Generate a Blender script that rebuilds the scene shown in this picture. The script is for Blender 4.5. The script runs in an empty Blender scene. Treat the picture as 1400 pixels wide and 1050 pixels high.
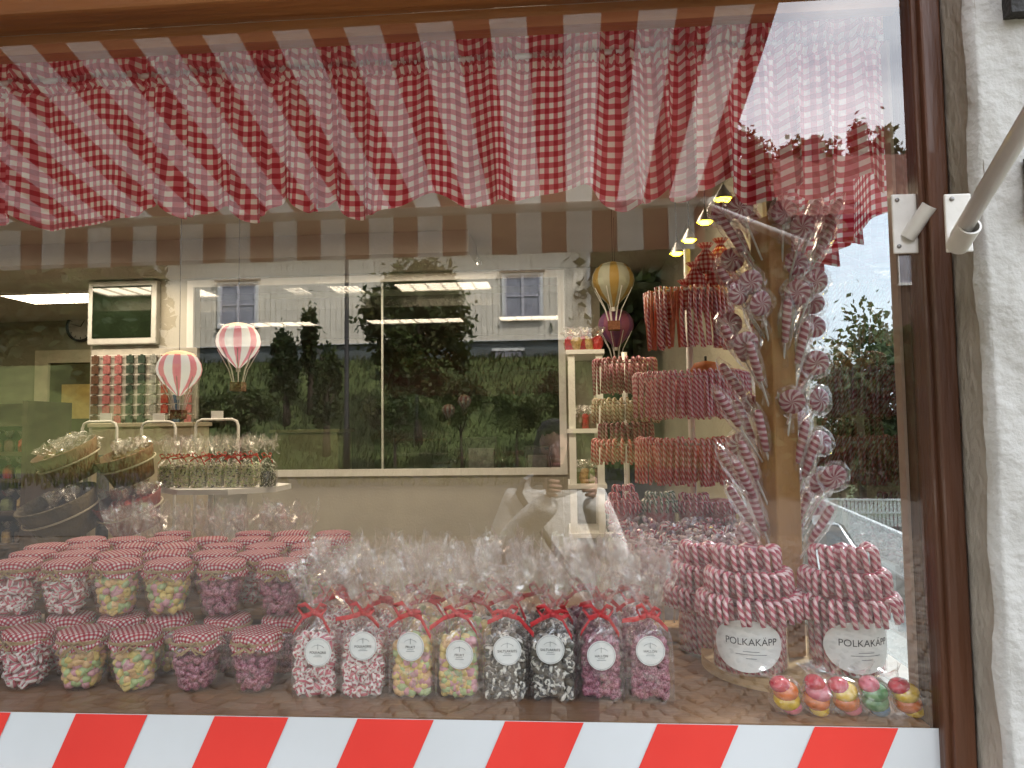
import bpy, math, random
from mathutils import Vector, Matrix, Euler
random.seed(7)
PI = math.pi; rad = math.radians
SC = bpy.context.scene; COL = SC.collection

# ------------------------------------------------------------------ camera
F_PX = 1000.0
YAW, PITCH, ROLL = rad(4.4), rad(3.5), rad(-0.75)
CAM = Vector((0.0, -1.30, 1.55))
_fw = Vector((-math.sin(YAW)*math.cos(PITCH), math.cos(YAW)*math.cos(PITCH), math.sin(PITCH)))
_r0 = Vector((math.cos(YAW), math.sin(YAW), 0)); _u0 = _r0.cross(_fw)
_rt = _r0*math.cos(ROLL) + _u0*math.sin(ROLL); _up = _r0*(-math.sin(ROLL)) + _u0*math.cos(ROLL)
cam_d = bpy.data.cameras.new('camera'); cam = bpy.data.objects.new('camera', cam_d); COL.objects.link(cam)
m = Matrix((_rt, _up, -_fw)).transposed().to_4x4(); m.translation = CAM
cam.matrix_world = m
cam_d.sensor_fit = 'HORIZONTAL'; cam_d.sensor_width = 36.0; cam_d.lens = 36.0*F_PX/1400.0
cam_d.clip_start = 0.02; cam_d.clip_end = 3000
SC.camera = cam
def W(u, v, y):            # where the line of sight through photo pixel (u, v) meets the plane at depth y
    d = _fw*F_PX + _rt*(u-700) + _up*(525-v)
    return CAM + d*((y-CAM.y)/d.y)
def WZ(u, v, z):           # ... meets the level z
    d = _fw*F_PX + _rt*(u-700) + _up*(525-v)
    return CAM + d*((z-CAM.z)/d.z)
def WM(u, v, dist):        # a street-side point seen mirrored in the pane (dist = metres from the mirrored eye)
    p = W(u, v, CAM.y+dist); return Vector((p.x, -p.y, p.z))

# ------------------------------------------------------------------ sky, sun, exposure
SUN_EL, SUN_AZ = rad(50), rad(50)      # azimuth clockwise from +Y
world = bpy.data.worlds.new('World'); SC.world = world; world.use_nodes = True
nt = world.node_tree; nt.nodes.clear()
def N(tree, typ, **kw):
    n = tree.nodes.new(typ)
    for k, v in kw.items():
        if k in n.inputs.keys() if hasattr(n.inputs, 'keys') else False: n.inputs[k].default_value = v
        else: setattr(n, k, v)
    return n
L = nt.links.new
wo = N(nt, 'ShaderNodeOutputWorld'); bg = N(nt, 'ShaderNodeBackground'); bg.inputs['Strength'].default_value = 0.10
sky = N(nt, 'ShaderNodeTexSky', sky_type='NISHITA'); sky.sun_disc = False
sky.sun_elevation = SUN_EL; sky.sun_rotation = SUN_AZ; sky.dust_density = 2.0
tc = N(nt, 'ShaderNodeTexCoord'); mp = N(nt, 'ShaderNodeMapping'); mp.inputs['Scale'].default_value = (1, 1, 2.2)
no = N(nt, 'ShaderNodeTexNoise'); no.inputs['Scale'].default_value = 2.6; no.inputs['Detail'].default_value = 7; no.inputs['Roughness'].default_value = .58
rp = N(nt, 'ShaderNodeValToRGB'); rp.color_ramp.elements[0].position = .36; rp.color_ramp.elements[1].position = .60
rp.color_ramp.elements[0].color = (.30, .30, .30, 1); rp.color_ramp.elements[1].color = (1, 1, 1, 1)
mx = N(nt, 'ShaderNodeMix', data_type='RGBA'); mx.inputs[7].default_value = (9.5, 9.9, 10.5, 1)
L(tc.outputs['Generated'], mp.inputs['Vector']); L(mp.outputs[0], no.inputs['Vector']); L(no.outputs[0], rp.inputs[0])
L(rp.outputs[0], mx.inputs[0]); L(sky.outputs[0], mx.inputs[6]); L(mx.outputs[2], bg.inputs['Color']); L(bg.outputs[0], wo.inputs[0])
sun_d = bpy.data.lights.new('sun', 'SUN'); sun_d.energy = 2.4; sun_d.angle = rad(8); sun_d.color = (1, .96, .9)
sun = bpy.data.objects.new('sun', sun_d); COL.objects.link(sun); sun.location = (12, 8, 20)
sdir = Vector((math.sin(SUN_AZ)*math.cos(SUN_EL), math.cos(SUN_AZ)*math.cos(SUN_EL), math.sin(SUN_EL)))
sun.rotation_euler = sdir.to_track_quat('Z', 'Y').to_euler()
vs = SC.view_settings; vs.view_transform = 'Standard'; vs.look = 'None'; vs.exposure = 2.35; vs.gamma = 1; vs.use_curve_mapping = False
cy = SC.cycles
cy.use_denoising = True; cy.denoiser = 'OPENIMAGEDENOISE'; cy.denoising_input_passes = 'RGB_ALBEDO_NORMAL'
cy.max_bounces = 9; cy.diffuse_bounces = 4; cy.glossy_bounces = 4; cy.transmission_bounces = 4; cy.transparent_max_bounces = 40
cy.sample_clamp_indirect = 6.0; cy.caustics_reflective = False; cy.caustics_refractive = False
cy.use_adaptive_sampling = False

# ------------------------------------------------------------------ mesh helpers
class MB:
    def __init__(s): s.v = []; s.f = []; s.uv = []; s.mi = []; s.cur = 0
    def face(s, idx, uv=None):
        s.f.append(tuple(idx)); s.uv.append(uv or [(0, 0)]*len(idx)); s.mi.append(s.cur)
    def box(s, c, d, rot=None):
        b = len(s.v); cx = Vector(c)
        for z in (-.5, .5):
            for x, y in ((-.5, -.5), (.5, -.5), (.5, .5), (-.5, .5)):
                p = Vector((x*d[0], y*d[1], z*d[2]))
                if rot: p = rot @ p
                s.v.append(cx+p)
        U = [(0, 0), (1, 0), (1, 1), (0, 1)]
        for q in ((3, 2, 1, 0), (4, 5, 6, 7), (0, 1, 5, 4), (1, 2, 6, 5), (2, 3, 7, 6), (3, 0, 4, 7)): s.face([b+i for i in q], U)
        return s
    def box2(s, a, b): return s.box([(a[i]+b[i])/2 for i in range(3)], [abs(a[i]-b[i]) for i in range(3)])
    def bar(s, a, b, w, h=None):          # rectangular bar between two points
        a = Vector(a); b = Vector(b); d = b-a
        q = d.to_track_quat('Z', 'Y').to_matrix()
        return s.box((a+b)/2, (w, h or w, d.length), q)
    def tube(s, pts, r, seg=8, cap=True, closed=False):
        pts = [Vector(p) for p in pts]; n = len(pts); R = r if isinstance(r, (list, tuple)) else [r]*n
        t0 = (pts[1]-pts[0]).normalized(); nrm = t0.orthogonal().normalized(); base = len(s.v); ln = 0; lens = []
        for i in range(n):
            if closed: t = (pts[(i+1) % n]-pts[i-1]).normalized()
            else: t = (pts[min(i+1, n-1)]-pts[max(i-1, 0)]).normalized()
            nrm = (nrm - t*nrm.dot(t))
            nrm = nrm.normalized() if nrm.length > 1e-6 else t.orthogonal().normalized()
            bn = t.cross(nrm)
            if i: ln += (pts[i]-pts[i-1]).length
            lens.append(ln)
            for j in range(seg):
                a = 2*PI*j/seg; s.v.append(pts[i]+(nrm*math.cos(a)+bn*math.sin(a))*R[i])
        for i in range(n if closed else n-1):
            i2 = (i+1) % n; l2 = lens[i2] if i2 else ln+(pts[0]-pts[-1]).length
            for j in range(seg):
                k = (j+1) % seg
                s.face((base+i*seg+j, base+i*seg+k, base+i2*seg+k, base+i2*seg+j),
                       [(j/seg, lens[i]), ((j+1)/seg, lens[i]), ((j+1)/seg, l2), (j/seg, l2)])
        if cap and not closed:
            s.face([base+j for j in reversed(range(seg))]); s.face([base+(n-1)*seg+j for j in range(seg)])
        return s
    def lathe(s, prof, seg=24, c=(0, 0, 0), rot=None, wob=None):   # profile of (radius, height)
        base = len(s.v); c = Vector(c); ln = 0; ls = []
        for i, (r, z) in enumerate(prof):
            if i: ln += math.hypot(r-prof[i-1][0], z-prof[i-1][1])
            ls.append(ln)
            for j in range(seg):
                a = 2*PI*j/seg; rr = r*(1+(wob(i, a) if wob else 0)); p = Vector((rr*math.cos(a), rr*math.sin(a), z))
                if rot: p = rot @ p
                s.v.append(c+p)
        for i in range(len(prof)-1):
            for j in range(seg):
                k = (j+1) % seg
                s.face((base+i*seg+j, base+i*seg+k, base+(i+1)*seg+k, base+(i+1)*seg+j),
                       [(j/seg, ls[i]), ((j+1)/seg, ls[i]), ((j+1)/seg, ls[i+1]), (j/seg, ls[i+1])])
        return s
    def fan(s, n, start): s.face([start+j for j in range(n)]); return s
    def grid(s, P, UV=None):     # P[i][j] -> Vector
        b = len(s.v); n = len(P); k = len(P[0])
        for row in P: s.v += [Vector(p) for p in row]
        for i in range(n-1):
            for j in range(k-1):
                q = (b+i*k+j, b+i*k+j+1, b+(i+1)*k+j+1, b+(i+1)*k+j)
                s.face(q, [UV[i][j], UV[i][j+1], UV[i+1][j+1], UV[i+1][j]] if UV else None)
        return s
    def mesh(s, name, mats, smooth=False):
        me = bpy.data.meshes.new(name); me.from_pydata([tuple(p) for p in s.v], [], s.f)
        ul = me.uv_layers.new(name='UVMap'); flat = [c for fu in s.uv for uv in fu for c in uv]
        ul.data.foreach_set('uv', flat)
        if not isinstance(mats, (list, tuple)): mats = [mats]
        for m_ in mats: me.materials.append(m_)
        if len(mats) > 1: me.polygons.foreach_set('material_index', s.mi)
        if smooth: me.polygons.foreach_set('use_smooth', [True]*len(s.f))
        me.update(); return me
    def build(s, name, mats, parent=None, smooth=False, loc=None, rot=None):
        return ob(name, s.mesh(name, mats, smooth), parent, loc, rot)
def ob(name, me, parent=None, loc=None, rot=None):
    o = bpy.data.objects.new(name, me); COL.objects.link(o)
    if parent: o.parent = parent
    if loc is not None: o.location = loc
    if rot is not None: o.rotation_euler = rot
    return o
def tag(o, label, cat, group=None):
    o['label'] = label; o['category'] = cat
    if group: o['group'] = group
    return o
def thing(name, label, cat, loc=(0, 0, 0), rot=(0, 0, 0), group=None):
    o = bpy.data.objects.new(name, None); COL.objects.link(o); o.empty_display_size = .05
    o.location = loc; o.rotation_euler = rot
    return tag(o, label, cat, group)
def struct(o): o['kind'] = 'structure'; return o
def stuff(o): o['kind'] = 'stuff'; return o
def clone(root, loc, rot=None, label=None, group=None, scale=None):
    r = root.copy(); COL.objects.link(r); r.location = loc
    if rot is not None: r.rotation_euler = rot
    if scale: r.scale = (scale,)*3
    if label: r['label'] = label
    if group: r['group'] = group
    for ch in root.children:
        c = ch.copy(); COL.objects.link(c); c.parent = r
        for g in ch.children:
            d = g.copy(); COL.objects.link(d); d.parent = c
    return r
def U(a, b): return random.uniform(a, b)

# ------------------------------------------------------------------ materials
MATS = {}
def newmat(name):
    m_ = bpy.data.materials.new(name); m_.use_nodes = True; t = m_.node_tree; t.nodes.clear()
    o = t.nodes.new('ShaderNodeOutputMaterial'); MATS[name] = m_
    return m_, t, o
def pm(name, c1, c2=None, scale=30, rough=.6, bump=0, bscale=None, spec=.4, metal=0, transl=0, stretch=None, coat=0, detail=4, lo=.35, hi=.65, sss=0):
    m_, t, o = newmat(name); l = t.links.new
    b = t.nodes.new('ShaderNodeBsdfPrincipled'); b.inputs['Roughness'].default_value = rough; b.inputs['Metallic'].default_value = metal
    b.inputs['Specular IOR Level'].default_value = spec; b.inputs['Coat Weight'].default_value = coat
    c2 = c2 or tuple(x*.8 for x in c1)
    tcn = t.nodes.new('ShaderNodeTexCoord'); mpn = t.nodes.new('ShaderNodeMapping'); mpn.inputs['Scale'].default_value = stretch or (1, 1, 1)
    n = t.nodes.new('ShaderNodeTexNoise'); n.inputs['Scale'].default_value = scale; n.inputs['Detail'].default_value = detail
    r = t.nodes.new('ShaderNodeValToRGB'); r.color_ramp.elements[0].position = lo; r.color_ramp.elements[1].position = hi
    r.color_ramp.elements[0].color = (*c2, 1); r.color_ramp.elements[1].color = (*c1, 1)
    l(tcn.outputs['Object'], mpn.inputs[0]); l(mpn.outputs[0], n.inputs['Vector']); l(n.outputs[0], r.inputs[0]); l(r.outputs[0], b.inputs['Base Color'])
    if bump:
        n2 = t.nodes.new('ShaderNodeTexNoise'); n2.inputs['Scale'].default_value = bscale or scale*3; n2.inputs['Detail'].default_value = 5
        bp = t.nodes.new('ShaderNodeBump'); bp.inputs['Strength'].default_value = bump; bp.inputs['Distance'].default_value = .02
        l(mpn.outputs[0], n2.inputs['Vector']); l(n2.outputs[0], bp.inputs['Height']); l(bp.outputs[0], b.inputs['Normal'])
    if transl:
        tr = t.nodes.new('ShaderNodeBsdfTranslucent'); mxn = t.nodes.new('ShaderNodeMixShader'); mxn.inputs[0].default_value = transl
        l(r.outputs[0], tr.inputs[0]); l(b.outputs[0], mxn.inputs[1]); l(tr.outputs[0], mxn.inputs[2]); l(mxn.outputs[0], o.inputs[0])
    else: l(b.outputs[0], o.inputs[0])
    return m_
def mth(t, op, a, b=None, c=None):
    n = t.nodes.new('ShaderNodeMath'); n.operation = op
    for i, x in enumerate((a, b, c)):
        if x is None: continue
        if isinstance(x, (int, float)): n.inputs[i].default_value = x
        else: t.links.new(x, n.inputs[i])
    return n.outputs[0]
def uvxy(t):
    u = t.nodes.new('ShaderNodeUVMap'); s = t.nodes.new('ShaderNodeSeparateXYZ'); t.links.new(u.outputs[0], s.inputs[0]); return s.outputs[0], s.outputs[1]
def mixc(t, fac, a, b):
    n = t.nodes.new('ShaderNodeMix'); n.data_type = 'RGBA'
    if isinstance(fac, (int, float)): n.inputs[0].default_value = fac
    else: t.links.new(fac, n.inputs[0])
    for i, x in ((6, a), (7, b)):
        if isinstance(x, tuple): n.inputs[i].default_value = (*x, 1)
        else: t.links.new(x, n.inputs[i])
    return n.outputs[2]
def gingham(name, p, red=(.34, .008, .024), mid=(.55, .13, .165), white=(.78, .73, .70), transl=.48):
    m_, t, o = newmat(name); l = t.links.new; u, v = uvxy(t)
    def band(x):
        s = mth(t, 'PINGPONG', mth(t, 'DIVIDE', x, p), .5)
        return mth(t, 'SMOOTH_MIN', 1.0, mth(t, 'MULTIPLY', mth(t, 'MAXIMUM', mth(t, 'SUBTRACT', s, .23), 0), 25), .05)
    a, b = band(u), band(v)
    c0 = mixc(t, a, white, mid); c1 = mixc(t, a, mid, red); c = mixc(t, b, c0, c1)
    pr = t.nodes.new('ShaderNodeBsdfPrincipled'); pr.inputs['Roughness'].default_value = .85; pr.inputs['Specular IOR Level'].default_value = .2
    tr = t.nodes.new('ShaderNodeBsdfTranslucent'); mx_ = t.nodes.new('ShaderNodeMixShader'); mx_.inputs[0].default_value = transl
    n = t.nodes.new('ShaderNodeTexNoise'); n.inputs['Scale'].default_value = 900; bp = t.nodes.new('ShaderNodeBump'); bp.inputs['Strength'].default_value = .2; bp.inputs['Distance'].default_value = .002
    l(n.outputs[0], bp.inputs['Height']); l(bp.outputs[0], pr.inputs['Normal'])
    l(c, pr.inputs['Base Color']); l(c, tr.inputs[0]); l(pr.outputs[0], mx_.inputs[1]); l(tr.outputs[0], mx_.inputs[2]); l(mx_.outputs[0], o.inputs[0])
    return m_
def stripes(name, cols, nu, kv, duty=.5, rough=.25, coat=.4, soft=12, off=0):   # bands at u*nu + v*kv
    m_, t, o = newmat(name); l = t.links.new; u, v = uvxy(t)
    x = mth(t, 'ADD', mth(t, 'ADD', mth(t, 'MULTIPLY', u, nu), mth(t, 'MULTIPLY', v, kv)), off)
    s = mth(t, 'PINGPONG', x, .5)      # 0..0.5
    f = mth(t, 'MINIMUM', mth(t, 'MULTIPLY', mth(t, 'MAXIMUM', mth(t, 'SUBTRACT', s, .5*duty), 0), soft), 1.0)
    c = mixc(t, f, cols[0], cols[1])
    n = t.nodes.new('ShaderNodeTexNoise'); n.inputs['Scale'].default_value = 160
    c = mixc(t, mth(t, 'MULTIPLY', n.outputs[0], .3), c, tuple(x_*.75 for x_ in cols[0]))
    b = t.nodes.new('ShaderNodeBsdfPrincipled'); b.inputs['Roughness'].default_value = rough; b.inputs['Coat Weight'].default_value = coat; b.inputs['Specular IOR Level'].default_value = .4
    l(c, b.inputs['Base Color']); l(b.outputs[0], o.inputs[0]); return m_
def sheet_glass(name, f0, tint=(.96, .98, .97), f90=.9):    # thin pane: reflectance rises from f0 towards grazing angles
    m_, t, o = newmat(name); l = t.links.new
    lw = t.nodes.new('ShaderNodeLayerWeight'); lw.inputs[0].default_value = .5
    fac = mth(t, 'ADD', mth(t, 'MULTIPLY', mth(t, 'POWER', lw.outputs['Facing'], 4), f90-f0), f0)
    tr = t.nodes.new('ShaderNodeBsdfTransparent'); tr.inputs[0].default_value = (*tint, 1)
    gl = t.nodes.new('ShaderNodeBsdfGlossy'); gl.inputs['Roughness'].default_value = 0; gl.inputs[0].default_value = (1, 1, 1, 1)
    mx_ = t.nodes.new('ShaderNodeMixShader'); l(fac, mx_.inputs[0]); l(tr.outputs[0], mx_.inputs[1]); l(gl.outputs[0], mx_.inputs[2]); l(mx_.outputs[0], o.inputs[0])
    return m_
def cello(name, tint=(.985, .975, .97), base=.06, milk=(.95, .90, .89), streak=26):
    m_, t, o = newmat(name); l = t.links.new
    lw = t.nodes.new('ShaderNodeLayerWeight'); lw.inputs[0].default_value = .45
    tcn = t.nodes.new('ShaderNodeTexCoord'); n = t.nodes.new('ShaderNodeTexNoise'); n.inputs['Scale'].default_value = streak; n.inputs['Detail'].default_value = 3; n.inputs['Distortion'].default_value = 1.5
    l(tcn.outputs['Object'], n.inputs['Vector'])
    st = mth(t, 'MULTIPLY', mth(t, 'MAXIMUM', mth(t, 'SUBTRACT', n.outputs[0], .55), 0), 3.2)  # noise streaks whiten the film in place of glints
    fac = mth(t, 'MINIMUM', mth(t, 'ADD', mth(t, 'ADD', base, st), mth(t, 'MULTIPLY', mth(t, 'POWER', lw.outputs['Facing'], 2), .75)), .9)
    tr = t.nodes.new('ShaderNodeBsdfTransparent'); tr.inputs[0].default_value = (*tint, 1)
    gl = t.nodes.new('ShaderNodeBsdfGlossy'); gl.inputs['Roughness'].default_value = .05; gl.inputs[0].default_value = (1, 1, 1, 1)
    df = t.nodes.new('ShaderNodeBsdfTranslucent'); df.inputs[0].default_value = (*milk, 1); d2 = t.nodes.new('ShaderNodeBsdfDiffuse'); d2.inputs[0].default_value = (*milk, 1)
    bp = t.nodes.new('ShaderNodeBump'); bp.inputs['Strength'].default_value = .35; bp.inputs['Distance'].default_value = .01; l(n.outputs[0], bp.inputs['Height']); l(bp.outputs[0], gl.inputs['Normal'])
    m0 = t.nodes.new('ShaderNodeMixShader'); m0.inputs[0].default_value = .5; l(df.outputs[0], m0.inputs[1]); l(d2.outputs[0], m0.inputs[2])
    m1 = t.nodes.new('ShaderNodeMixShader'); m1.inputs[0].default_value = .72; l(m0.outputs[0], m1.inputs[1]); l(gl.outputs[0], m1.inputs[2])
    m2 = t.nodes.new('ShaderNodeMixShader'); l(fac, m2.inputs[0]); l(tr.outputs[0], m2.inputs[1]); l(m1.outputs[0], m2.inputs[2]); l(m2.outputs[0], o.inputs[0])
    return m_
def emis(name, col, strength):
    m_, t, o = newmat(name); e = t.nodes.new('ShaderNodeEmission'); e.inputs[0].default_value = (*col, 1); e.inputs[1].default_value = strength
    t.links.new(e.outputs[0], o.inputs[0]); return m_
WOOD = pm('warm_wood', (.30, .13, .045), (.19, .075, .025), 9, .42, .25, 60, stretch=(.3, 1, 1), coat=.15)
WOODV = pm('dark_stained_wood', (.115, .045, .021), (.065, .025, .012), 14, .45, .3, 50, stretch=(1, 1, .12), coat=.2)
LINTEL = pm('lintel_wood', (.46, .20, .065), (.30, .12, .038), 12, .5, .3, 60, stretch=(.12, 1, 1), coat=.1)
POSTW = pm('corner_post_wood', (.11, .055, .028), (.07, .034, .016), 10, .55, .2, 50, stretch=(1, 1, .12))
PINE = pm('pine_wood', (.47, .27, .11), (.36, .18, .065), 8, .5, .15, 50, stretch=(1, 1, .15))
PLY = pm('plywood', (.58, .40, .20), (.48, .31, .15), 14, .5, .1, 60, stretch=(.4, 1, 1))
SHELFW = pm('display_wood', (.27, .145, .07), (.19, .095, .045), 6, .38, .12, 50, stretch=(.25, 1, 1), coat=.1)
WHITEP = pm('white_paint', (.78, .77, .74), (.70, .69, .66), 6, .5, .05, 60)
PLASTER = pm('white_plaster', (.52, .51, .485), (.44, .43, .405), 16, .9, .33, 55, lo=.2)
RENDERW = pm('grey_beige_render', (.40, .355, .30), (.345, .305, .255), 30, .9, .4, 70, stretch=(1, 1, .5))
METALW = pm('white_enamel', (.77, .75, .71), (.68, .66, .62), 18, .35, .05, 80, coat=.2)
DARKM = pm('dark_iron', (.03, .028, .026), (.018, .016, .015), 40, .6, .3, 90)
STEEL = pm('steel', (.35, .34, .33), (.25, .24, .23), 30, .4, metal=.8)
VAL = gingham('gingham_valance', .0215)
LID = gingham('gingham_lid', .0085, transl=.15)
PANE = sheet_glass('shop_pane', .12, (.97, .985, .98))
SIDEP = sheet_glass('side_pane', .05, (.23, .255, .268))
INPANE = sheet_glass('inner_pane', .06, (.9, .92, .9))
JARG = sheet_glass('jar_glass', .05, (.97, .975, .97), .8)
CELLO = cello('cellophane'); CELLOD = cello('cellophane_dense', base=.16)

# ================================================================== SETTING
GX = .64                                 # right edge of the front pane
SX = .685                                # plane of the side pane
ZT = W(250, 28, 0).z                     # top of the pane
ZF = 1.04                                # display floor
# ---- ground: one sheet, level street in front of the shop, falling side street to the right, hill across the road
def smooth(x, a, b):
    t = max(0, min(1, (x-a)/(b-a))); return t*t*(3-2*t)
def gz(x, y):
    z = 0
    if y > 0: z -= 1.9*min(1, y/10.0)*smooth(x, .75, 1.1)
    if y > 0 and x < .75: z = 0
    if y < -9.5: z += .55*smooth(-y, 9.5, 16)
    if y < -15: z += 3.5*smooth(-y, 15.5, 23.5) + max(0, -y-30)*.10*smooth(-y, 30, 45) + 12*smooth(-y, 25, 44)*max(smooth(x, -1, 6), smooth(-x, 13, 20))
    return z
def axis(lo, hi, near, step, far):
    out = []; x = lo
    while x < hi:
        out.append(x); x += step if near[0] <= x < near[1] else far
    out.append(hi); return out
GRASS = pm('grass_ground', (.10, .125, .035), (.05, .07, .018), 1.6, .95, .9, 9, detail=8)
xs = axis(-160, 160, (-22, 16), .55, 6); ys = axis(-220, 160, (-30, 16), .55, 6)
mb = MB(); mb.grid([[(x, y, gz(x, y)-.03) for x in xs] for y in ys])
struct(mb.build('ground', GRASS, smooth=True))
ASPH = pm('asphalt', (.06, .057, .052), (.04, .039, .036), 4, .9, .5, 60, detail=8)
mb = MB(); xs2 = [i*1.0 for i in range(-40, 41)]; ys2 = [-16.0, -15.4, -14.8, -14.2, -13.4, -12.6, -11.5, -10.5, -9.8, -9.4]
mb.grid([[(x, y, max(0, gz(x, y))+.004) for x in xs2] for y in reversed(ys2)][::-1]); struct(mb.build('road', ASPH))
CONC = pm('pale_concrete', (.52, .51, .48), (.43, .42, .39), 3, .9, .4, 40, detail=7)
mb = MB(); ys3 = [.3 + i*.5 for i in range(0, 56)]; xs3 = [1.12, 2, 3.2, 4.6, 6.0]
mb.grid([[(x, y, gz(x, y)+.004) for x in xs3] for y in ys3]); struct(mb.build('side_pavement', CONC))
mb = MB()
for i in range(len(ys3)-1): mb.box2((6.0, ys3[i]+.004, gz(6, ys3[i+1])-.05), (6.14, ys3[i+1]-.004, gz(6, ys3[i])+.11))
struct(mb.build('kerb', CONC))
# ---- cobbled pavement in front of the shop: bedding plus stones laid in shallow arcs
SAND = pm('cobble_joint', (.10, .09, .075), (.06, .055, .045), 20, .95, .4, 60)
mb = MB(); mb.grid([[(-9, -9.39, -.004), (1.12, -9.39, -.004), (9, -9.39, -.004)], [(-9, -.05, -.004), (1.12, -.05, -.004), (9, -.05, -.004)]][::-1])
pave = struct(mb.build('cobbled_pavement', SAND))
COB = [pm('cobble_%s' % n, c, tuple(x*.72 for x in c), 25, .8, .5, 60) for n, c in
       (('grey', (.105, .093, .078)), ('brown', (.118, .09, .066)), ('pale', (.14, .124, .104)), ('dark', (.075, .067, .058)))]
def stone_verts(c, w, d, h, a):
    out = []
    for k, (zz, sh) in enumerate(((-.02, 1), (h-.012, 1), (h, .78))):
        for sx, sy in ((-1, -1), (1, -1), (1, 1), (-1, 1)):
            x, y = sx*w/2*sh, sy*d/2*sh
            out.append((c[0]+x*math.cos(a)-y*math.sin(a), c[1]+x*math.sin(a)+y*math.cos(a), c[2]+zz))
    return out
def add_stone(mb, c, w, d, h, a):
    b = len(mb.v); mb.v += [Vector(p) for p in stone_verts(c, w, d, h, a)]
    for k in range(2):
        for j in range(4): mb.face((b+k*4+j, b+k*4+(j+1) % 4, b+k*4+4+(j+1) % 4, b+k*4+4+j))
    mb.face((b+8, b+9, b+10, b+11))
cob_protos = []
for k in range(8):
    mb = MB(); add_stone(mb, (0, 0, 0), U(.094, .104), U(.094, .104), U(.012, .02), 0); cob_protos.append(mb.mesh('cobblestone', COB[k % 4]))
single = []; rest = [MB() for _ in COB]
y = -.12; row = 0
while y > -9.35:
    n = int(8.6/.108)
    for i in range(-n, n):
        x = i*.108 + (row % 2)*.054 + U(-.006, .006)
        if x > 5.2 or x < -6.0-abs(y)*.3: continue
        ph = x/.72*PI; yy = y + .10*abs(math.sin(ph))*1.6 - .08; a = math.atan(.16*PI/.72*math.cos(ph)*(1 if math.sin(ph) > 0 else -1))*.8
        if yy > -.1 or yy < -9.36: continue
        seen = (-3.6 < x < .75) and (-4.05 < yy < -2.55)
        if seen and len(single) < 300: single.append((x, yy, a))
        else: add_stone(random.choice(rest), (x, yy, U(-.003, .004)), U(.092, .103), U(.09, .10), U(.012, .02), a+U(-.06, .06))
    y -= .105; row += 1
for x, yy, a in single: ob('cobblestone', random.choice(cob_protos), pave, (x, yy, U(-.003, .004)), (0, 0, a+U(-.06, .06)))
for r_, c_ in zip(rest, COB):
    o = stuff(r_.build('cobblestones', c_, pave))

# ---- shop building: facade in pieces round the opening
fac = thing('shop_facade', 'rough white plastered shop wall with grey beige window reveal', 'wall', (.9, -.1, 0))
def pb(name, a, b, mat, parent, bev=0):
    mb = MB(); loc = parent.location if parent else Vector((0, 0, 0))
    mb.box2(Vector(a)-loc, Vector(b)-loc); o = mb.build(name, mat, parent)
    if bev: mo = o.modifiers.new('bevel', 'BEVEL'); mo.width = bev; mo.segments = 2
    return o
xr0 = W(1311, 500, -.03).x; xr1 = W(1347, 500, -.10).x
# rough plaster: grid with uneven relief so that its edge is ragged
mb = MB(); n1, n2 = 60, 160; zlo, zhi = 0, 3.6
def pl(i, j):
    z = zlo+(zhi-zlo)*j/n2; x = xr1+.002*math.sin(z*9)+(1.06-xr1)*i/n1
    e = .006*math.sin(z*23+i*.4)+U(-.003, .003)
    if i == 0: x += .0025*math.sin(z*31)+U(-.0012, .0012)
    return Vector((x, -.105+e*.35+U(-.0008, .0008) + (.02 if i == 0 else 0), z))-fac.location
mb.grid([[pl(i, j) for j in range(n2+1)] for i in range(n1+1)][::-1]); mb.build('plaster', PLASTER, fac, True)
pb('wall_core', (xr1+.012, -.09, 0), (1.05, .07, 6.5), PLASTER, fac)
pb('side_wall', (.74, 1.16, -2), (.78, 9, 6.5), PLASTER, fac)
pb('side_wall_below', (.70, .07, -2), (.735, 1.16, 1.0), PLASTER, fac)
pb('side_wall_above', (.70, .07, 2.5), (.735, 1.16, 6.5), PLASTER, fac)
mb = MB()
mb.grid([[Vector((xr0+(xr1+.012-xr0)*i/10+.0006*math.sin(j*.9), -.028-(.075)*i/10+U(-.0007, .0007), 3.6*j/120))-fac.location for j in range(121)] for i in range(11)][::-1])
mb.build('reveal', RENDERW, fac, True)
pb('wall_above', (-9, -.085, ZT+.24), (xr1, .25, 6.5), PLASTER, fac)  # unseen upper walls, raised to shade the cobbles and awning
RFT = pm('shop_roof_tile', (.16, .06, .04), (.1, .04, .025), 6, .8, .3, 30)
mb = MB()
for s0, s1 in (((-.6, 6.35), (4.4, 9.6)), ((4.4, 9.6), (9.4, 6.35))):
    mb.grid([[Vector((-9.3+10.7*j/50, s0[0]+(s1[0]-s0[0])*i/20, s0[1]+(s1[1]-s0[1])*i/20+.03*(j % 2)))-fac.location for j in range(51)] for i in range(21)])
mb.build('roof', RFT, fac)  # unseen roof, added for its shade on the street
pb('wall_below', (-9, -.05, 0), (xr1, .10, .86), PLASTER, fac)
pb('wall_beyond', (-9, -.05, .86), (-2.45, .20, ZT+.24), PLASTER, fac)

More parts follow.
